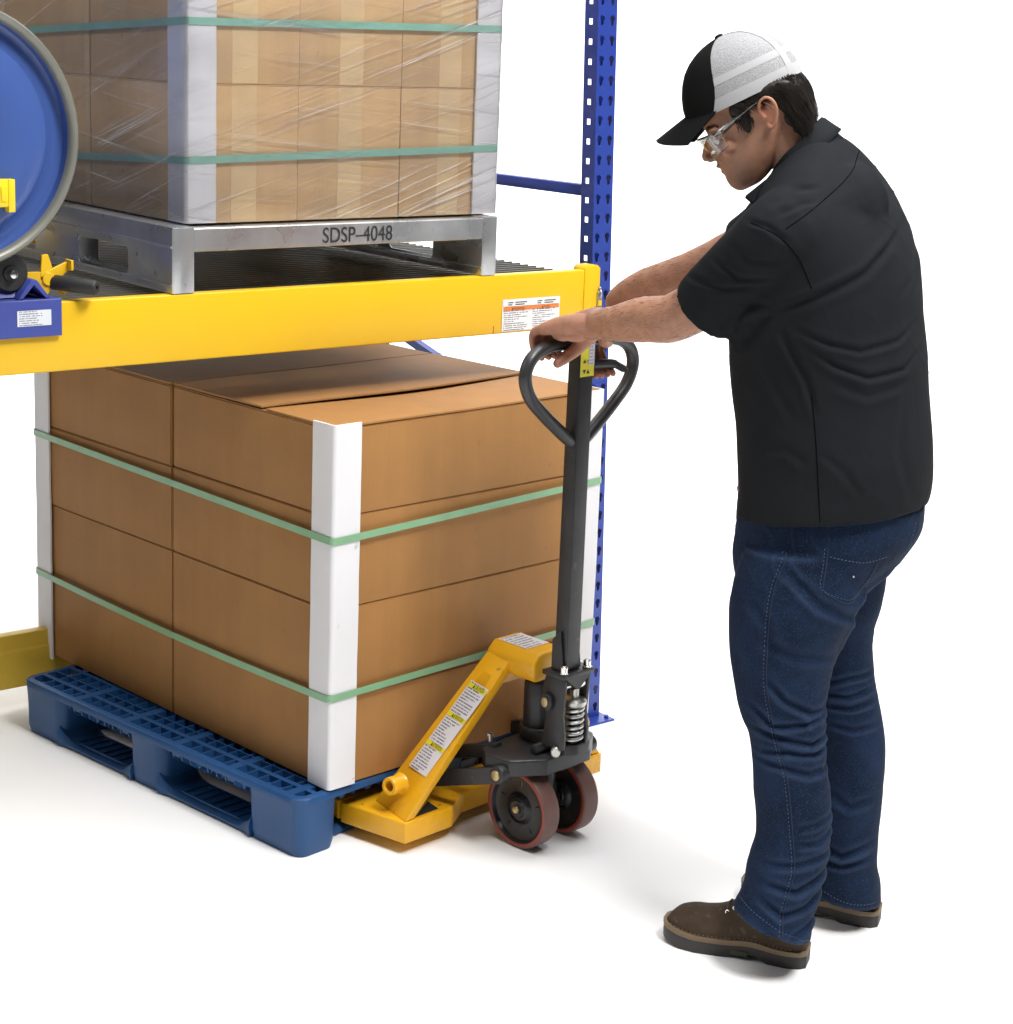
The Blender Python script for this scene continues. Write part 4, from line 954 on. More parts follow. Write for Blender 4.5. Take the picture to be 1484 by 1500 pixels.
# pores, creases and knuckle lines
def disp(me,fn):
    co=np.empty(len(me.vertices)*3,dtype=np.float32); me.vertices.foreach_get('co',co); co=co.reshape(-1,3).astype(float)
    no=np.empty(len(me.vertices)*3,dtype=np.float32); me.vertex_normals.foreach_get('vector',no); no=no.reshape(-1,3).astype(float)
    co=co+no*fn(co,no)[:,None]; me.vertices.foreach_set('co',co.astype(np.float32).ravel()); me.update(); return co
def wav(co,seed,freqs,amp):
    """cheap smooth noise: sum of warped sines"""
    r=np.random.RandomState(seed); out=np.zeros(len(co))
    for f in freqs:
        for _ in range(4):
            k=r.normal(size=3); k/=np.linalg.norm(k); out+=np.sin(co@k*f+r.uniform(0,6.28)+1.3*np.sin(co@np.roll(k,1)*f*.6+r.uniform(0,6.28)))/4/len(freqs)
    return out*amp
disp(bodym,lambda c,n: wav(c,3,[60,140],.0009)+wav(c,4,[30],.0009))
skin=mat('skin',(.40,.20,.125),rough=.5,spec=.4,var=.16,vscale=38,bump=.22,bscale=420,bdist=.0008,sss=.12)
# stubble, lips and ruddy ears carried as a colour attribute
ca=bodym.color_attributes.new('skin_tint','FLOAT_COLOR','POINT'); co=np.array([v.co[:] for v in bodym.vertices]); hc=(co-np.array(HC))@np.array([HF,HR,HU]).T
def g_(c,s): return np.exp(-(((hc-np.array(c))/np.array(s))**2).sum(1))
stub=np.clip(g_((.085,0,-.085),(.060,.075,.035))*1.1+g_((.122,0,-.045),(.02,.03,.010))*.6+g_((.03,.0,-.05),(.03,.2,.03))*.35,0,1); lips=np.clip(g_((.122,0,-.059),(.018,.022,.011))*1.6-.4,0,1); ear=np.clip(g_((-.010,-.082,.004),(.02,.014,.04)),0,1)
knu=np.zeros(len(co)); hp=np.array(jm(KX,-.06,ZC)); knu=np.exp(-(((co-hp)/np.array([.17,.17,.08]))**2).sum(1))
col=np.ones((len(co),4)); 
for k,(cc,w) in enumerate(((np.array([.50,.52,.56]),stub*.75),(np.array([.95,.62,.60]),lips),(np.array([1.12,.88,.85]),ear),(np.array([1.12,.98,.98]),knu*.8))): col[:,:3]*= (1-w[:,None])+w[:,None]*cc
ca.data.foreach_set('color',col.astype(np.float32).ravel())
nt=skin.node_tree; b=nt.nodes['Principled BSDF']; src=b.inputs['Base Color'].links[0].from_socket; at=nt.nodes.new('ShaderNodeAttribute'); at.attribute_name='skin_tint'
mu=nt.nodes.new('ShaderNodeMix'); mu.data_type='RGBA'; mu.blend_type='MULTIPLY'; mu.inputs[0].default_value=1; nt.links.new(src,mu.inputs[6]); nt.links.new(at.outputs['Color'],mu.inputs[7]); nt.links.new(mu.outputs[2],b.inputs['Base Color'])
body=part(man,'body',bodym,skin)
rh=random.Random(9); b=MB(); cand=[v for v in bodym.vertices if v.co.x>.27 and v.co.x<.50 and v.co.z>1.2 and v.normal.y>-.3]
for v in rh.sample(cand,min(900,len(cand))):
    n_=v.normal; d_=(Vector((.75,-.35,-.25))+Vector((rh.uniform(-.3,.3),rh.uniform(-.3,.3),rh.uniform(-.4,.2)))).normalized(); d_=(d_-n_*d_.dot(n_)*.7+n_*.18).normalized(); L_=rh.uniform(.006,.014)
    b.tube([v.co-n_*.0005,v.co+d_*L_*.5+n_*.001,v.co+d_*L_],[.00028,.00022,.0001],3,caps=False)
add_obj('arm_hair',b.mesh('arm_hair'),mat('arm_hair',(.03,.018,.012),rough=.6),body,kind='stuff')
eyew=mat('eye_white',(.75,.72,.68),rough=.2); iris=mat('iris',(.05,.025,.012),rough=.15)
for s in (-1,1):
    m=MB(); ell(m,hd(.0985,s*.031,-.004),(.0115,.0125,.0115),HM); ey=part(man,'eye',m,eyew); m=MB(); ell(m,hd(.1065,s*.0305,-.008),(.0038,.0058,.0058),HM); add_obj('iris',m.mesh('iris'),iris,ey)
    m=MB(); chain(m,[hd(.110,s*.014,.018),hd(.108,s*.034,.024),hd(.088,s*.056,.018)],[.003,.0035,.002],8,4); part(man,'eyebrow',m,mat('brow_hair',(.02,.014,.01),rough=.7))

# --- folds
def folds(me,segs,side=1):
    co=np.empty(len(me.vertices)*3,dtype=np.float32); me.vertices.foreach_get('co',co); co=co.reshape(-1,3).astype(float)
    no=np.empty(len(me.vertices)*3,dtype=np.float32); me.vertex_normals.foreach_get('vector',no); no=no.reshape(-1,3).astype(float)
    face=np.clip(no[:,1]*2.2+.55,0,1); d=np.zeros(len(co)); q=co[:,[0,2]]
    for pts,amp,w in segs:
        P=np.array([(p[0],p[2]) for p in pts]); L=np.linalg.norm(np.diff(P,axis=0),axis=1); tot=L.sum(); best=np.full(len(co),9.); sd=np.zeros(len(co)); tt=np.zeros(len(co)); acc=0
        for a,b2,l in zip(P[:-1],P[1:],L):
            e=(b2-a)/l; r=q-a; t=np.clip(r@e,0,l); dd=r-t[:,None]*e; dist=np.hypot(dd[:,0],dd[:,1]); s=np.sign(e[0]*r[:,1]-e[1]*r[:,0])
            mk=dist<best; best[mk]=dist[mk]; sd[mk]=(dist*s)[mk]; tt[mk]=((acc+t)/tot)[mk]; acc+=l
        env=np.clip(np.sin(np.pi*np.clip(tt*.94+.03,0,1))*1.6,0,1)
        d+=amp*env*(-np.exp(-(sd/w)**2)+.75*np.exp(-((sd-1.7*w)/(1.15*w))**2)+.35*np.exp(-((sd+1.9*w)/(1.3*w))**2))
    co=co+no*(d*face)[:,None]; me.vertices.foreach_set('co',co.astype(np.float32).ravel()); me.update()
from mathutils.bvhtree import BVHTree
def on_surface(me,pts,side=1,lift=.0008):
    """drop (l,z) points onto the mesh from the side the picture shows"""
    bm=bmesh.new(); bm.from_mesh(me); t=BVHTree.FromBMesh(bm); bm.free(); out=[]
    for p in pts:
        h_,n_,_,_=t.ray_cast(Vector((p[0],side*2,p[2])),Vector((0,-side,0)))
        if h_ is not None: out.append(h_+n_*lift)
    return out

# --- shirt
shirt_m=mat('charcoal_twill',(.0115,.0130,.0152),rough=.88,spec=.12,var=.14,vscale=5,bump=.5,bscale=520,bdist=.0006)
T=[((0.2006, -0.045, 0.9299),(-0.182, -0.045, 0.9867)),((0.1994, -0.048, 0.9793),(-0.1841, -0.048, 1.0174)),((0.203, -0.05, 1.0384),(-0.1808, -0.05, 1.0749)),((0.211, -0.052, 1.1222),(-0.1705, -0.052, 1.1654)),((0.2257, -0.055, 1.2049),(-0.1597, -0.055, 1.2479)),((0.2354, -0.057, 1.2942),(-0.1477, -0.057, 1.3436)),((0.2358, -0.06, 1.3692),(-0.1385, -0.06, 1.4247)),((0.2287, -0.062, 1.4304),(-0.1234, -0.062, 1.4942)),((0.2208, -0.065, 1.4805),(-0.0992, -0.065, 1.5627)),((0.2126, -0.068, 1.5249),(-0.0654, -0.068, 1.6198)),((0.2039, -0.07, 1.5586),(-0.0247, -0.07, 1.6632)),((0.1942, -0.072, 1.5789),(0.0174, -0.072, 1.6919)),((0.1816, -0.075, 1.5965),(0.0474, -0.075, 1.7051))]
TW=[.205,.203,.20,.198,.20,.208,.215,.222,.222,.205,.165,.115,.085]
lh_=.014
def cof(l): return -.035-(l-lh_)*.58
S_=MB(); tr_=px_rings([(Vector(a),Vector(b)) for a,b in T],cof,None,TW,n=56,pw=.93); S_.rings(resample(tr_,4))
# near and far sleeves
def sleeve(mb,pts,rs): 
    P=[Vector(p) for p in pts]; chain(mb,P[:-1]+[P[-1]],rs,28,6)
s0=len(S_.v)
P=spline([Vector((0.0753, -0.02, 1.5546)),Vector((0.1476, 0.07, 1.5184)),Vector((0.2075, 0.03, 1.4555)),Vector((0.2876, -0.045, 1.3487))],8); rr=[.085+( .092-.085)*min(1,i/8) if i<8 else (.092-(i-8)/8*.010 if i<16 else .082-.008*(i-16)/8) for i in range(len(P))]
S_.tube([P[0]-(P[1]-P[0])*1.2]+P,[.03]+rr,32)
P=spline([Vector((0.0638, -0.14, 1.5581)),Vector((0.1167, -0.235, 1.5171)),Vector((0.152, -0.27, 1.4799)),Vector((0.1921, -0.3, 1.4481))],8); rr=[.075+.003*min(1,i/8) if i<8 else .078-.016*(i-8)/16 for i in range(len(P))]
S_.tube([P[0]-(P[1]-P[0])*1.2]+P,[.03]+rr,32)
chain(S_,[Vector((0.0399, -0.0, 1.5709)),Vector((0.1244, 0.055, 1.5334))],[.09,.088],20,4)
chain(S_,[Vector((0.0495, -0.12, 1.5982)),Vector((0.1067, -0.21, 1.5254))],[.083,.074],20,4)
sh=remesh(S_,'shirt',.0048,9,.6)
fs=[([(-0.078, 0, 1.536),(0.0122, 0, 1.4543),(0.1033, 0, 1.408),(0.1808, 0, 1.37)],0.0058,0.0079),
([(0.1808, 0, 1.37),(0.2056, 0, 1.3408),(0.2201, 0, 1.2969)],0.0077,0.0101),
([(0.1361, 0, 1.3435),(0.0741, 0, 1.3203),(0.0128, 0, 1.3091),(-0.0664, 0, 1.3258),(-0.1169, 0, 1.3615)],0.0043,0.0058),
([(0.1038, 0, 1.3055),(0.0575, 0, 1.2788),(-0.0073, 0, 1.2582),(-0.0844, 0, 1.2708),(-0.1219, 0, 1.3036)],0.0050,0.0058),
([(0.1626, 0, 1.3398),(0.1397, 0, 1.3001),(0.1077, 0, 1.2469),(0.0838, 0, 1.1792)],0.0043,0.0065),
([(0.1884, 0, 1.3252),(0.1695, 0, 1.2444),(0.1233, 0, 1.1639)],0.0031,0.0086),
([(0.062, 0, 1.2487),(-0.0074, 0, 1.2241),(-0.0998, 0, 1.2482)],0.0031,0.0086),
([(0.2908, 0, 1.4607),(0.2449, 0, 1.4305),(0.1828, 0, 1.4383)],0.0035,0.0050),
([(0.3363, 0, 1.4216),(0.2741, 0, 1.408),(0.2081, 0, 1.4186)],0.0031,0.0058),
([(0.2636, 0, 1.4936),(0.2248, 0, 1.4686),(0.1717, 0, 1.4707)],0.0027,0.0058),
([(0.2363, 0, 1.5423),(0.2027, 0, 1.5356),(0.161, 0, 1.5069)],0.0031,0.0050),
([(0.1922, 0, 1.5755),(0.1545, 0, 1.6032),(0.1023, 0, 1.6104)],0.0035,0.0050),
([(0.1805, 0, 1.5589),(0.1397, 0, 1.5802),(0.1071, 0, 1.5854)],0.0023,0.0043),
([(-0.06, 0, 1.4023),(-0.1031, 0, 1.4441),(-0.1184, 0, 1.4979)],0.0023,0.0086),
([(0.1867, 0, 1.0991),(0.1329, 0, 1.1082),(0.0903, 0, 1.082)],0.0023,0.0086),
([(0.072, 0, 1.1106),(0.0287, 0, 1.0775),(-0.0091, 0, 1.0301)],0.0023,0.0072),
([(0.2147, 0, 1.2153),(0.1755, 0, 1.1342),(0.1747, 0, 1.0228)],0.0023,0.0101),
([(-0.0881, 0, 1.2273),(-0.0838, 0, 1.1168),(-0.1203, 0, 1.0065)],0.0023,0.0101),
([(0.2562, 0, 1.3361),(0.2188, 0, 1.378),(0.1659, 0, 1.3868)],0.0031,0.0072)]
folds(sh,fs); disp(sh,lambda c,n: wav(c,5,[14,32],.0034)+wav(c,6,[75],.0008)+.0012*np.clip(1-np.abs(wav(c,7,[55],1.))*7,0,1)*np.clip(wav(c,8,[18],2.2),0,1))
shirt=part(man,'shirt',sh,shirt_m)
def seam(me,pts,r,m_,name,par,sub=10,lift=.0003,side=1):
    Q=on_surface(me,spline([Vector(p) for p in pts],sub),side,lift)
    if len(Q)>2: b=MB(); b.tube(Q,r,6); return add_obj(name,b.mesh(name),m_,par)
seam_d=mat('shirt_seam',(.004,.004,.0045),rough=1,spec=0); 
seam(sh,[(0.0046, 0, 1.6727),(0.0693, 0, 1.6091),(0.1695, 0, 1.5343)],.0009,seam_d,'yoke_seam',shirt)
seam(sh,[(0.2295, 0, 1.5399),(0.179, 0, 1.5181),(0.1389, 0, 1.4759),(0.1125, 0, 1.425)],.0009,seam_d,'armhole_seam',shirt)
seam(sh,[(0.0963, 0, 1.22),(0.0835, 0, 1.1379),(0.0723, 0, 1.0409),(0.0601, 0, 0.9315)],.0009,seam_d,'side_seam',shirt)
seam(sh,[(0.1871, 0, 0.9419),(0.1209, 0, 0.9361),(0.0385, 0, 0.9366),(-0.0427, 0, 0.9512),(-0.1095, 0, 0.9722),(-0.1556, 0, 0.9938)],.0008,seam_d,'hem_stitch',shirt)
# hem lip and front tail
m=MB(); ringA=px_rings([(Vector((0.21, 0, 0.9339)),Vector((-0.177, 0, 0.9834))),(Vector((0.2015, 0, 0.9101)),Vector((-0.1758, 0, 0.982)))],cof,None,[.205,.204],n=72,off=.001,pw=.93); m.rings(ringA,cap=False); me=m.mesh('hem')
o=bpy.data.objects.new('tmp',me); COL.objects.link(o); sd=o.modifiers.new('s','SOLIDIFY'); sd.thickness=.004; r_=bpy.data.meshes.new_from_object(o.evaluated_get(bpy.context.evaluated_depsgraph_get())); bpy.data.objects.remove(o)
# collar: stand and fold following the neck
m=MB(); cc=[((0.2317, 0, 1.574),.0),((0.1844, 0, 1.6151),.0)]
nc=Vector((0.1119, -0.085, 1.6571)); ax=(Vector((0.1375, -0.09, 1.6863))-Vector((0.0772, -0.08, 1.6135))).normalized(); 
fwd=(HF-ax*HF.dot(ax)).normalized(); sid=ax.cross(fwd).normalized(); rr_=[]
for rad,hgt,sl in ((.080,-.030,.0),(.073,-.004,.0),(.0685,.016,.0),(.0675,.026,0),(.0710,.0285,0),(.0755,.023,0),(.083,.002,0),(.0895,-.014,0)):
    ring=[]
    for k in range(56):
        t=2*PI*k/56; ct=math.cos(t); # t=0 at the throat
        h2=hgt-.020*max(0,ct)**2+.010*max(0,-ct); fr_=1+.05*ct
        ring.append(nc+fwd*(rad*1.02*ct*fr_-.004)+sid*(rad*.98*math.sin(t))+ax*h2)
    rr_.append(ring)
m.rings(rr_,cap=False); me=m.mesh('collar'); 
o=bpy.data.objects.new('tmp',me); COL.objects.link(o); sd=o.modifiers.new('s','SOLIDIFY'); sd.thickness=.0025; sd.offset=-1; r_=bpy.data.meshes.new_from_object(o.evaluated_get(bpy.context.evaluated_depsgraph_get())); bpy.data.objects.remove(o); r_.name='collar'
disp(r_,lambda c,n: wav(c,15,[45],.0014)); add_obj('collar',r_,shirt_m,shirt)
m=MB(); m.hexa([Vector((0.223, -0.055, 1.5778)),Vector((0.2035, -0.03, 1.562)),Vector((0.1688, -0.035, 1.5894)),Vector((0.1845, -0.06, 1.6108)),Vector((0.2238, -0.058, 1.5735))+Vector((0,-.003,-.002)),Vector((0.2029, -0.033, 1.5578))+Vector((0,-.003,-.002)),Vector((0.1681, -0.038, 1.5852))+Vector((0,-.003,-.002)),Vector((0.1838, -0.063, 1.6066))+Vector((0,-.003,-.002))]); add_obj('collar_point',m.mesh('collar_point',bevel=.001,seg=1),shirt_m,shirt)
m=MB(); m.cyl(Vector((0.2063, 0.0, 1.0046))+Vector((0,.02,0)),Vector((0.2063, 0.0, 1.0046))+Vector((.004,.02,0)),.005,seg=14); add_obj('button',m.mesh('button'),mat('shirt_button',(.18,.10,.08),rough=.3),shirt)

# --- jeans
denim=mat('dark_denim',(.0064,.0145,.037),rough=.82,spec=.14,var=.5,vscale=7,bump=.6,bscale=460,bdist=.0007,speck=((.012,.030,.070),340,.56))
Jm=MB()
pel=[((0.1961, -0.035, 0.9711),(-0.1731, -0.035, 0.986)),((0.1961, -0.035, 0.9069),(-0.1736, -0.035, 0.9318)),((0.2006, -0.035, 0.8491),(-0.1513, -0.035, 0.885)),((0.1904, -0.035, 0.7989),(-0.1164, -0.035, 0.8374)),((0.1591, -0.035, 0.7492),(-0.0692, -0.035, 0.7832))]
Jm.rings(resample(px_rings([(Vector(a),Vector(b)) for a,b in pel],lambda l:-.035,None,[.185,.19,.185,.165,.14],n=48,pw=.95),4))
def legj(rows,c0,c1,ratio=1.0):
    n=len(rows); rings=[]
    for i,(a,b) in enumerate(rows):
        a=Vector(a);b=Vector(b); c=c0+(c1-c0)*i/(n-1); cen=(a+b)/2; hx=(a.x-b.x)/2; hz=(a.z-b.z)/2; ring=[]
        for k in range(40):
            t=2*PI*k/40; ring.append(Vector((cen.x+hx*math.cos(t),c+hx*ratio*math.sin(t)+0,cen.z+hz*math.cos(t))))
        rings.append(ring)
    Jm.rings(resample(rings,4))
near=[((0.189, 0.045, 0.893),(-0.0406, 0.045, 0.9135)),((0.2148, 0.049, 0.7797),(-0.0516, 0.049, 0.8019)),((0.2075, 0.053, 0.6808),(-0.0102, 0.053, 0.6926)),((0.1916, 0.057, 0.5988),(0.0045, 0.057, 0.6065)),((0.1761, 0.06, 0.5466),(0.0065, 0.06, 0.5536)),((0.1585, 0.064, 0.5049),(0.0035, 0.064, 0.5069)),((0.1483, 0.068, 0.4479),(-0.0043, 0.068, 0.4498)),((0.1416, 0.072, 0.3831),(-0.0152, 0.072, 0.3897)),((0.1314, 0.076, 0.3077),(-0.0204, 0.076, 0.314)),((0.1387, 0.08, 0.2641),(-0.0192, 0.08, 0.2662)),((0.1455, 0.083, 0.235),(-0.0129, 0.083, 0.2145)),((0.1501, 0.087, 0.1913),(-0.0049, 0.087, 0.163)),((0.1585, 0.091, 0.1625),(0.0031, 0.091, 0.1112)),((0.1714, 0.095, 0.1381),(0.0051, 0.095, 0.0733))]
far=[((0.0397, -0.11, 0.7979),(-0.1286, -0.11, 0.8269)),((0.045, -0.114, 0.7222),(-0.1248, -0.114, 0.7441)),((0.0447, -0.118, 0.646),(-0.1106, -0.118, 0.6644)),((0.0284, -0.122, 0.5696),(-0.1226, -0.122, 0.5789)),((0.0062, -0.126, 0.4926),(-0.1458, -0.126, 0.4989)),((-0.0071, -0.13, 0.399),(-0.1631, -0.13, 0.4055)),((-0.0148, -0.134, 0.3039),(-0.165, -0.134, 0.3023)),((-0.016, -0.138, 0.2154),(-0.166, -0.138, 0.2105)),((-0.017, -0.142, 0.1498),(-0.1691, -0.142, 0.145)),((-0.0162, -0.146, 0.1078),(-0.1811, -0.146, 0.0987)),((-0.0128, -0.15, 0.0816),(-0.186, -0.15, 0.0484))]
legj(near,.045,.095,.98); legj(far,-.11,-.150,1.0)
jn=remesh(Jm,'jeans',.0048,7,.6)
jf=[([(0.1455, 0, 0.6512),(0.1048, 0, 0.6088),(0.0466, 0, 0.5772),(0.0008, 0, 0.5836)],0.0070,0.0067),
([(0.1695, 0, 0.5914),(0.1217, 0, 0.549),(0.0576, 0, 0.5561),(-0.0013, 0, 0.5748)],0.0064,0.0059),
([(0.1605, 0, 0.5399),(0.1062, 0, 0.5273),(0.0417, 0, 0.5107),(-0.0067, 0, 0.5216)],0.0070,0.0059),
([(0.1458, 0, 0.4884),(0.09, 0, 0.4967),(0.0331, 0, 0.4901),(-0.0088, 0, 0.4948)],0.0058,0.0059),
([(0.1476, 0, 0.4734),(0.102, 0, 0.4663),(0.0444, 0, 0.4507),(-0.0117, 0, 0.4561)],0.0056,0.0067),
([(0.0645, 0, 0.3367),(0.0223, 0, 0.343),(-0.0247, 0, 0.3601)],0.0034,0.0059),
([(0.0621, 0, 0.3033),(0.0124, 0, 0.3053),(-0.0284, 0, 0.3299)],0.0041,0.0059),
([(0.1158, 0, 0.2551),(0.0592, 0, 0.2621),(-0.0279, 0, 0.2811)],0.0052,0.0067),
([(0.1206, 0, 0.2196),(0.0553, 0, 0.2069),(-0.025, 0, 0.2441)],0.0070,0.0074),
([(0.1285, 0, 0.1884),(0.0804, 0, 0.1563),(0.0312, 0, 0.1708),(-0.0166, 0, 0.2038)],0.0070,0.0074),
([(0.0623, 0, 0.1026),(0.0207, 0, 0.1247),(-0.015, 0, 0.148)],0.0052,0.0074),
([(0.1141, 0, 0.1238),(0.0689, 0, 0.0946),(0.0097, 0, 0.0736)],0.0046,0.0074),
([(-0.0054, 0, 0.5764),(-0.0574, 0, 0.5919),(-0.1102, 0, 0.597)],0.0052,0.0052),
([(-0.0071, 0, 0.5543),(-0.0607, 0, 0.5506),(-0.1171, 0, 0.5648)],0.0052,0.0052),
([(-0.0118, 0, 0.5292),(-0.0628, 0, 0.5239),(-0.1207, 0, 0.5382)],0.0052,0.0052),
([(-0.0234, 0, 0.488),(-0.0736, 0, 0.4766),(-0.1305, 0, 0.4879)],0.0041,0.0059),
([(-0.0383, 0, 0.3303),(-0.0804, 0, 0.3016),(-0.1303, 0, 0.3189)],0.0046,0.0089),
([(-0.0237, 0, 0.2041),(-0.0752, 0, 0.1861),(-0.1388, 0, 0.2151)],0.0064,0.0074),
([(-0.0192, 0, 0.1683),(-0.077, 0, 0.163),(-0.1402, 0, 0.1811)],0.0046,0.0067),
([(0.1309, 0, 0.8831),(0.057, 0, 0.8145),(-0.0293, 0, 0.7719),(-0.0586, 0, 0.7875)],0.0052,0.0089),
([(-0.1197, 0, 0.8504),(-0.0676, 0, 0.8123),(-0.0396, 0, 0.7824)],0.0093,0.0081),
([(-0.0392, 0, 0.7867),(-0.0347, 0, 0.7388),(-0.0176, 0, 0.6725)],0.0070,0.0074),
([(0.1625, 0, 0.738),(0.0907, 0, 0.7046),(0.0063, 0, 0.6934)],0.0034,0.0104),
([(0.188, 0, 0.8092),(0.1506, 0, 0.7674),(0.1318, 0, 0.6956)],0.0034,0.0104)]
folds(jn,jf); disp(jn,lambda c,n: wav(c,9,[22,48],.0028)+wav(c,10,[110],.0008)+.0016*np.clip(1-np.abs(wav(c*np.array([1,1,2.2]),11,[50],1.))*6,0,1)*np.clip(wav(c,12,[16],2.4),0,1))
nt=denim.node_tree; b=nt.nodes['Principled BSDF']; src=b.inputs['Base Color'].links[0].from_socket; ge=nt.nodes.new('ShaderNodeNewGeometry'); rp=nt.nodes.new('ShaderNodeMapRange'); rp.inputs[1].default_value=.502; rp.inputs[2].default_value=.56; rp.inputs[4].default_value=.75; nt.links.new(ge.outputs['Pointiness'],rp.inputs[0])
mx=nt.nodes.new('ShaderNodeMix'); mx.data_type='RGBA'; nt.links.new(rp.outputs[0],mx.inputs[0]); nt.links.new(src,mx.inputs[6]); mx.inputs[7].default_value=(.028,.048,.095,1); nt.links.new(mx.outputs[2],b.inputs['Base Color'])
jeans=part(man,'jeans',jn,denim)
stt=mat('denim_thread',(.045,.075,.14),rough=.7); std=mat('denim_seam',(.006,.014,.035),rough=.8)
sp_pts=[(0.1187, 0, 0.9049),(0.1394, 0, 0.847),(0.1474, 0, 0.782),(0.1431, 0, 0.6571),(0.128, 0, 0.5783),(0.1076, 0, 0.5064),(0.0859, 0, 0.4385),(0.0678, 0, 0.3228),(0.0612, 0, 0.2497),(0.0768, 0, 0.1658),(0.0759, 0, 0.0708)]
seam(jn,sp_pts,.0012,std,'side_seam',jeans,14)
def dash(me,pts,m_,name,par,sub=14,r=.00075,on=.004,gap=.003):
    Q=on_surface(me,spline([Vector(p) for p in pts],sub*3),1,.0006); b=MB(); acc=0; cur=[]
    for i in range(len(Q)-1):
        acc+=(Q[i+1]-Q[i]).length; cur.append(Q[i])
        if acc>on+gap:
            if len(cur)>1: b.tube([cur[0],cur[0].lerp(Q[i],.62)],r,5)
            cur=[];acc=0
    if b.v: return add_obj(name,b.mesh(name),m_,par,kind='stuff')
dash(jn,[(p[0]+.006,p[1],p[2]) for p in sp_pts],stt,'side_stitching',jeans)
pk=[(0.0429, 0, 0.9222),(0.0458, 0, 0.8865),(0.0497, 0, 0.8463),(0.0362, 0, 0.8326),(-0.0054, 0, 0.8127),(-0.0253, 0, 0.8236),(-0.043, 0, 0.8444),(-0.0585, 0, 0.8907)]
for off in (0,.006):
    q=[(p[0]+(off if i<4 else -off*.4),p[1],p[2]+(off if i>1 else 0)) for i,p in enumerate(pk)]; dash(jn,q,stt,'pocket_stitching',jeans)
seam(jn,pk,.0014,std,'pocket_edge',jeans,8)
dash(jn,[(0.039, 0, 0.9067),(0.0013, 0, 0.8997),(-0.0334, 0, 0.8954),(-0.0809, 0, 0.903)],stt,'pocket_top_stitching',jeans)
m=MB(); q=on_surface(jn,[(-0.0124, 0, 0.8646)],1,.001); 
if q: ell(m,q[0],(.0022,.0022,.0022)); add_obj('rivet',m.mesh('rivet'),zinc,jeans)
dash(jn,[(-0.1378, 0, 0.9621),(-0.1302, 0, 0.9221),(-0.1244, 0, 0.8934)],stt,'yoke_stitching',jeans)
dash(jn,[(0.1646, 0.13, 0.1689),(0.131, 0.16, 0.152),(0.0736, 0.16, 0.1214),(0.0157, 0.12, 0.0916)],stt,'hem_stitching',jeans)
dash(jn,[(-0.0484, -0.08, 0.0987),(-0.0968, -0.08, 0.0817),(-0.1659, -0.1, 0.0718)],stt,'hem_stitching',jeans)

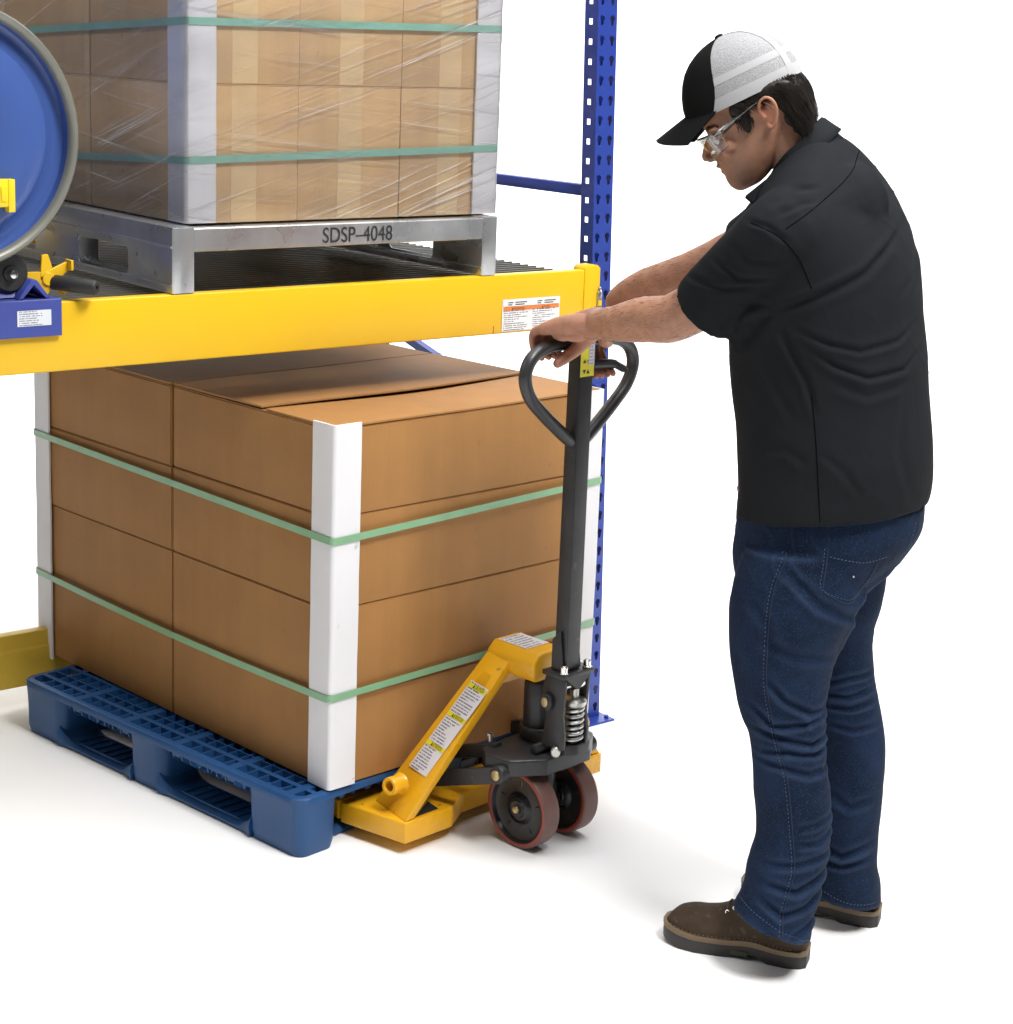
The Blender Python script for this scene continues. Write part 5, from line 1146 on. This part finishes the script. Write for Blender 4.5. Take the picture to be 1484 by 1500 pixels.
# --- boots
leather=mat('brown_nubuck',(.052,.034,.021),rough=.8,spec=.25,var=.28,vscale=16,bump=.35,bscale=220,bdist=.001,speck=((.085,.06,.04),60,.60))
midm=mat('tan_midsole',(.17,.115,.062),rough=.6,var=.12,vscale=20,bump=.2); outm=mat('dark_outsole',(.030,.027,.025),rough=.6,var=.2,bump=.4,bscale=80)
def boot(org,ang,full=True):
    Mb=Matrix.Translation(org)@Matrix.Rotation(ang,4,'Z'); L_=.305
    def hw(s,side): # half width, side +1 outer
        k=[(0,.020),(.04,.032),(.12,.0385),(.3,.037),(.45,.036),(.6,.044),(.75,.0495),(.87,.045),(.95,.033),(.985,.020),(1,.008)]
        for (a,x),(b2,y) in zip(k,k[1:]):
            if a<=s<=b2: t=(s-a)/(b2-a); return x+(y-x)*t
        return .008
    def outline(grow,n=36):
        o=[]
        for i in range(n+1): s=.5-.5*math.cos(PI*i/n); o.append((s*(L_+grow*2)-grow,(hw(s,1)+grow)))
        return o+[(x,-y) for x,y in reversed(o[1:-1])]
    def slab(zfn0,zfn1,grow,m_,name,par=None,curve=True,bev=.003):
        o=outline(grow); b=MB(); rings=[[Mb@Vector((x,y,zfn0(x/L_))) for x,y in o],[Mb@Vector((x,y,zfn1(x/L_))) for x,y in o]]
        n=len(o); b.rings([rings[0],rings[1]],cap=False); 
        # caps as strips between both sides
        h=n//2
        for base,fl in ((0,0),(n,1)):
            for i in range(0,h):
                a,b2=i,(n-i)%n; c,d=i+1,(n-i-1)%n
                f=(a+base,c+base,d+base,b2+base); f=tuple(dict.fromkeys(f))
                if len(f)>2: b.f.append(f if fl else f[::-1])
        return b
    spring=lambda s:.010*max(0,(s-.72)/.28)**1.6
    def low(s): 
        s=max(0,min(1,s)); return (.0 if s<.27 else (.012*min(1,(s-.27)/.04) if s<.42 else .012*max(0,1-(s-.42)/.10)))+spring(s)
    wave=lambda s:.004*math.exp(-((s-.36)/.10)**2)
    root=add_obj('boot',None,None,man) if False else None
    up=MB(); rings=[]
    prof=[(.0,.060,.030,.075),(.03,.105,.034,.080),(.10,.150,.041,.085),(.20,.165,.045,.088),(.32,.160,.046,.092),(.42,.140,.045,.10),(.52,.112,.045,.10),(.62,.096,.047,.10),(.72,.088,.049,.10),(.82,.084,.0475,.1),(.90,.076,.041,.1),(.955,.062,.031,.1),(.985,.050,.021,.1),(1.0,.040,.009,.1)]
    for s,ht,w,_ in prof:
        w=min(w,hw(s,1)-.001); ring=[]; z0=.028+spring(s)
        for k in range(28):
            t=2*PI*k/28; y=w*math.copysign(abs(math.cos(t))**.75,math.cos(t)); zz=math.sin(t); z=z0+(ht-z0)*(max(0,zz)**.85) if zz>0 else z0+.004*zz
            ring.append(Mb@Vector((s*L_,y,z)))
        rings.append(ring)
    up.rings(resample(rings,3)); me=up.mesh('boot'); disp(me,lambda c,n: wav(c,21,[50,110],.0012)); bo=part(man,'boot',me,leather,ang=80)
    md=slab(lambda s:.027+spring(s)+wave(s),lambda s:.038+spring(s)+wave(s)*1.4,.0035,midm,'midsole'); add_obj('midsole',md.mesh('midsole',bevel=.0025,ang=50),midm,bo)
    md=slab(lambda s:low(s),lambda s:.0275+spring(s)+wave(s),.0028,outm,'outsole'); add_obj('outsole',md.mesh('outsole',bevel=.002,ang=40),outm,bo)
    b=MB(); 
    for i in range(30): # welt stitching
        s=.06+.9*i/30; 
        for sd in (1,-1): 
            p=Mb@Vector((s*L_,sd*(hw(s,1)+.0005),.0415+spring(s)+wave(s)*1.4)); q=Mb@Vector(((s+.014)*L_,sd*(hw(min(1,s+.014),1)+.0005),.0415+spring(s)+wave(s)*1.4)); b.tube([p,q],.0009,5)
    add_obj('welt_stitching',b.mesh('welt_stitching'),mat('boot_thread',(.16,.12,.07),rough=.7),bo,kind='stuff')
    b=MB()
    for i,(s,z) in enumerate(((.56,.107),(.505,.119),(.46,.131))):
        b.tube([Mb@Vector((s*L_,-.020,z-.012)),Mb@Vector((s*L_-.003,-.008,z+.001)),Mb@Vector((s*L_,.008,z+.001)),Mb@Vector((s*L_,.022,z-.013))],.0022,8)
    add_obj('lace',b.mesh('lace'),mat('boot_lace',(.10,.075,.05),rough=.8,bump=.3,bscale=400),bo,kind='stuff')
    for i,(s,z) in enumerate(((.555,.094),(.505,.106))):
        for sd in (1,-1):
            b=MB(); c=Mb@Vector((s*L_,sd*.0255,z)); b.tube([c+Vector((.004*math.cos(t),0,.004*math.sin(t))) for t in [2*PI*i/12 for i in range(12)]],.0012,6,closed=True); add_obj('eyelet',b.mesh('eyelet'),chrome,bo)
    return Mb,bo,hw
Mb,bo,hw_=boot(Vector((0.0036, 0.0584, 0)),-0.3381)
# small olive tag moulded in the near sole
m=MB(); m.box(.118,.158,.0400,.0418,.008,.0185); me=m.mesh('sole_tag'); xf(lambda p:Mb@p,me); add_obj('sole_tag',me,mat('sole_tag',(.035,.035,.015),rough=.5),bo)
boot(Vector((-0.1835, -0.1443, 0)),-0.3581)

# --- cap
capb=mat('black_cap_twill',(.008,.008,.008),rough=.9,spec=.08,var=.12,vscale=20,bump=.4,bscale=500,bdist=.0005)
capw=mat('white_cap_tape',(.41,.41,.42),rough=.85,spec=.1,bump=.2,bscale=300,bdist=.0005)
mw=bpy.data.materials.new('white_cap_mesh'); mw.use_nodes=True; nt=mw.node_tree; b=nt.nodes['Principled BSDF']; b.inputs['Roughness'].default_value=.7; b.inputs['Specular IOR Level'].default_value=.2
tc=nt.nodes.new('ShaderNodeTexCoord'); vo=nt.nodes.new('ShaderNodeTexNoise'); vo.inputs['Scale'].default_value=420; vo.inputs['Detail'].default_value=1; nt.links.new(tc.outputs['Object'],vo.inputs[0])
rp=nt.nodes.new('ShaderNodeMapRange'); rp.inputs[1].default_value=.30; rp.inputs[2].default_value=.70; nt.links.new(vo.outputs[0],rp.inputs[0])
mx=nt.nodes.new('ShaderNodeMix'); mx.data_type='RGBA'; nt.links.new(rp.outputs[0],mx.inputs[0]); mx.inputs[6].default_value=(.25,.25,.26,1); mx.inputs[7].default_value=(.37,.37,.38,1); nt.links.new(mx.outputs[2],b.inputs['Base Color'])
bp=nt.nodes.new('ShaderNodeBump'); bp.inputs['Strength'].default_value=.6; bp.inputs['Distance'].default_value=.0006; nt.links.new(rp.outputs[0],bp.inputs['Height']); nt.links.new(bp.outputs[0],b.inputs['Normal'])
cr_=[(.044,.141,-.099,.081),(.060,.1415,-.0995,.0825),(.078,.139,-.098,.0825),(.098,.132,-.093,.080),(.118,.122,-.085,.075),(.136,.109,-.072,.066),(.150,.093,-.056,.055),(.161,.074,-.038,.041),(.168,.055,-.020,.027),(.172,.036,-.002,.013),(.1735,.020,.014,.003)]
def interp(tab,u):
    for a,b2 in zip(tab,tab[1:]):
        if a[0]<=u<=b2[0]: t=(u-a[0])/(b2[0]-a[0]); return [x+(y-x)*t for x,y in zip(a,b2)]
    return tab[-1]
fb=[(.044,.083),(.065,.070),(.09,.060),(.12,.053),(.145,.045),(.16,.036),(.170,.026),(.1735,.0175)]
NU=26; NF=20; NBk=44; G=[]
us=[.044+(.1735-.044)*math.sin(PI/2*j/NU)**1.0 for j in range(NU+1)]
crs=[]
for u in us:
    _,f1,f0_,w=interp(cr_,u); fbn=interp(fb,u)[1]; fc=(f1+f0_)/2; a=(f1-f0_)/2; tb=math.acos(max(-.98,min(.98,(fbn-fc)/a))); ring=[]
    ths=[-tb+2*tb*i/NF for i in range(NF)]+[tb+(2*PI-2*tb)*i/NBk for i in range(NBk)]
    for t in ths: ring.append(hd(fc+a*math.cos(t),w*math.copysign(abs(math.sin(t))**.92,math.sin(t)),u))
    crs.append(ring)
NT=NF+NBk
cf=[sum(p,Vector())/NT for p in crs]; axc=hd(.02,0,.05)
def capgrid(i0,i1,j0,j1,lift):
    vs=[];n=i1-i0+1
    for j in range(j0,j1+1):
        for i in range(i0,i1+1):
            p=crs[j][i%NT]; d=(p-axc).normalized(); vs.append(p+d*lift)
    b=MB(); b.add(vs,[(a*n+i,a*n+i+1,(a+1)*n+i+1,(a+1)*n+i) for a in range(j1-j0) for i in range(n-1)]); me=b.mesh('g')
    o=bpy.data.objects.new('tmp',me); COL.objects.link(o); sd=o.modifiers.new('s','SOLIDIFY'); sd.thickness=.0022; sd.offset=0; r_=bpy.data.meshes.new_from_object(o.evaluated_get(bpy.context.evaluated_depsgraph_get())); bpy.data.objects.remove(o); r_.polygons.foreach_set('use_smooth',[True]*len(r_.polygons)); r_.set_sharp_from_angle(angle=R(50)); return r_
cp=part(man,'cap',capgrid(0,NF,0,NU,.0008),capb); cp.data.name='cap'
add_obj('mesh_panel',capgrid(NF,NT,0,NU,0),mw,cp)
add_obj('sweatband_tape',capgrid(NF,NT,0,3,.0008),capw,cp); add_obj('band_tape',capgrid(NF,NT,6,8,.0006),capw,cp)
for i in (NF+16,NF+NBk-17): add_obj('seam_tape',capgrid(i,i+2,0,NU-1,.0012),capw,cp)
m=MB(); ell(m,hd(.019,0,.1755),(.009,.009,.0045),HM); add_obj('top_button',m.mesh('top_button'),capb,cp)
vs=[];NS=26;NTt=12
def root_f(s): # where the peak meets the crown
    _,f1,f0_,w=interp(cr_,.05); fc=(f1+f0_)/2; a=(f1-f0_)/2; r=s*.0735; st=min(1,abs(r)/w)**(1/.92); return fc+a*math.sqrt(max(0,1-st*st)),r
for j in range(NTt+1):
    t=j/NTt
    for i in range(NS+1):
        s=-1+2*i/NS; rf,r=root_f(s); fo=.2135-.060*abs(s)**2.6
        f=rf-.004+(fo-rf+.004)*t; arch=.030*abs(s)**1.9
        vs.append(hd(f,r*(1+.05*t),.0625-.004*abs(s)-.0175*t-arch*(.35+.65*t)))
b=MB(); M1=NS+1; b.add(vs,[(j*M1+i,j*M1+i+1,(j+1)*M1+i+1,(j+1)*M1+i) for j in range(NTt) for i in range(NS)]); me=b.mesh('peak')
o=bpy.data.objects.new('tmp',me); COL.objects.link(o); sd=o.modifiers.new('s','SOLIDIFY'); sd.thickness=.0034; sd.offset=0; r_=bpy.data.meshes.new_from_object(o.evaluated_get(bpy.context.evaluated_depsgraph_get())); bpy.data.objects.remove(o); r_.polygons.foreach_set('use_smooth',[True]*len(r_.polygons)); r_.set_sharp_from_angle(angle=R(50)); add_obj('peak',r_,capb,cp)

# --- hair
hairm=mat('dark_brown_hair',(.012,.0085,.006),rough=.5,spec=.35,var=.3,vscale=60)
m=MB()
ell(m,hd(-.046,0,.018),(.058,.077,.058),HM,28,18); ell(m,hd(-.056,0,-.022),(.044,.068,.042),HM,28,18); ell(m,hd(-.050,0,-.052),(.034,.058,.026),HM)
for s in (-1,1): ell(m,hd(.035,s*.070,.030),(.022,.010,.022),HM); ell(m,hd(.036,s*.071,.006),(.009,.006,.026),HM); ell(m,hd(-.025,s*.071,.036),(.05,.010,.016),HM)
hm_=remesh(m,'hair',.003,3,.5); disp(hm_,lambda c,n: wav(c,33,[110,260],.0018)); hair=part(man,'hair',hm_,hairm)
rh=random.Random(5); b=MB()
def strand(p,d,L,r0,curl,sk):
    pts=[];v=Vector(p);dd=Vector(d).normalized()
    for i in range(8):
        pts.append(v.copy()); v=v+dd*(L/7); dd=(dd+curl*(i/7)**1.4).normalized()
    b.tube(pts,[r0*(1-.85*i/7) for i in range(8)],4,caps=False)
for k in range(2600):
    th=rh.uniform(-1.7,1.7); uu=rh.uniform(-.050,.052); # around the back of the skull
    qq=math.sqrt(max(.2,1-((uu-.012)/.066)**2)); f=-.047-.0585*math.cos(th)*qq; r=.0775*math.sin(th)*(.6+.4*qq)
    nrm=(HF*(-math.cos(th))+HR*math.sin(th)); p=hd(f,r,uu)-nrm*.001
    dirn=-HU*.9+HF*(.25*math.cos(th)*(1-uu/.06))-HF*(.25 if abs(th)>.9 else 0)+nrm*rh.uniform(-.02,.06)+HR*rh.uniform(-.10,.10)
    strand(p,dirn,rh.uniform(.030,.055),rh.uniform(.0008,.0015),nrm*rh.uniform(-.25,.28)+HU*rh.uniform(.0,.15),0)
for s in (-1,1):
    for k in range(160): # sideburns and the wisps in front of the ear
        p=hd(rh.uniform(.018,.052),s*rh.uniform(.0725,.0765),rh.uniform(.0,.036)); strand(p,-HU+HF*rh.uniform(.0,.30)+HR*s*.04,rh.uniform(.012,.028),.0009,HF*rh.uniform(-.25,.10),0)
    for k in range(150):
        p=hd(rh.uniform(-.05,.05),s*rh.uniform(.074,.080),rh.uniform(.028,.046)); strand(p,-HU*.7-HF*rh.uniform(.3,1)+HR*s*.1,rh.uniform(.02,.035),.0011,HR*s*.1-HU*.1,0)
add_obj('hair_strands',b.mesh('hair_strands'),hairm,hair,kind='stuff')

# --- safety glasses
gm=bpy.data.materials.new('clear_lens'); gm.use_nodes=True; nt=gm.node_tree; nt.nodes.clear(); out=nt.nodes.new('ShaderNodeOutputMaterial'); tr=nt.nodes.new('ShaderNodeBsdfTransparent'); gl=nt.nodes.new('ShaderNodeBsdfGlossy'); gl.inputs['Roughness'].default_value=.06; mx=nt.nodes.new('ShaderNodeMixShader'); fr=nt.nodes.new('ShaderNodeFresnel'); fr.inputs[0].default_value=1.5
tr.inputs[0].default_value=(.93,.94,.94,1); nt.links.new(mth(nt,'MULTIPLY_ADD',fr.outputs[0],0.5,.02,clamp=True),mx.inputs[0]); nt.links.new(tr.outputs[0],mx.inputs[1]); nt.links.new(gl.outputs[0],mx.inputs[2]); nt.links.new(mx.outputs[0],out.inputs[0])
clearp=bpy.data.materials.new('clear_temple_plastic'); clearp.use_nodes=True; nt=clearp.node_tree; nt.nodes.clear(); out=nt.nodes.new('ShaderNodeOutputMaterial'); tr=nt.nodes.new('ShaderNodeBsdfTransparent'); gl=nt.nodes.new('ShaderNodeBsdfGlossy'); gl.inputs['Roughness'].default_value=.15; gl.inputs[0].default_value=(.8,.8,.8,1); mx=nt.nodes.new('ShaderNodeMixShader'); fr=nt.nodes.new('ShaderNodeFresnel'); fr.inputs[0].default_value=1.5
tr.inputs[0].default_value=(.62,.63,.63,1); nt.links.new(mth(nt,'MULTIPLY_ADD',fr.outputs[0],1.0,.10,clamp=True),mx.inputs[0]); nt.links.new(tr.outputs[0],mx.inputs[1]); nt.links.new(gl.outputs[0],mx.inputs[2]); nt.links.new(mx.outputs[0],out.inputs[0])
vs=[];NA=40;NV=10
for j in range(NV+1):
    v=j/NV
    for i in range(NA+1):
        ph=R(-74+148*i/NA); a=abs(math.sin(ph)); low_=-.044+.016*math.exp(-(math.sin(ph)/.18)**2)+.020*a**4
        low_=low_*.8; u=.011-.004*a+(low_-.011)*v; f=.050+(.090-.012*v)*math.cos(ph)**.7; vs.append(hd(f,.0745*math.sin(ph),u))
b=MB(); M1=NA+1; b.add(vs,[(j*M1+i,j*M1+i+1,(j+1)*M1+i+1,(j+1)*M1+i) for j in range(NV) for i in range(NA)]); me=b.mesh('safety_glasses')
o=bpy.data.objects.new('tmp',me); COL.objects.link(o); sd=o.modifiers.new('s','SOLIDIFY'); sd.thickness=.0010; sd.offset=0; r_=bpy.data.meshes.new_from_object(o.evaluated_get(bpy.context.evaluated_depsgraph_get())); bpy.data.objects.remove(o); r_.polygons.foreach_set('use_smooth',[True]*len(r_.polygons)); r_.name='safety_glasses'
gl_o=part(man,'safety_glasses',r_,gm)
b=MB()
for s in (-1,1): 
    b=MB(); b.tube([hd(.100,s*.0715,.006),hd(.085,s*.0765,.009),hd(.055,s*.0795,.016),hd(.02,s*.0805,.024),hd(-.012,s*.079,.031)],[.0042,.0048,.0038,.003,.0025],8); b.tube([hd(.082,s*.0785,.002),hd(.055,s*.0805,.010),hd(.03,s*.081,.018)],.0016,6); add_obj('temple',b.mesh('temple'),clearp,gl_o)
    b=MB(); b.cyl(hd(.082,s*.0775,.005),hd(.082,s*.083,.005),.0032,seg=12); add_obj('hinge',b.mesh('hinge'),chrome,gl_o)
b=MB(); b.tube([hd(.050+.090*math.cos(R(a))**.7,.0745*math.sin(R(a)),.0125-.004*abs(math.sin(R(a)))) for a in range(-72,73,6)],.0017,8); add_obj('brow_bar',b.mesh('brow_bar'),clearp,gl_o)
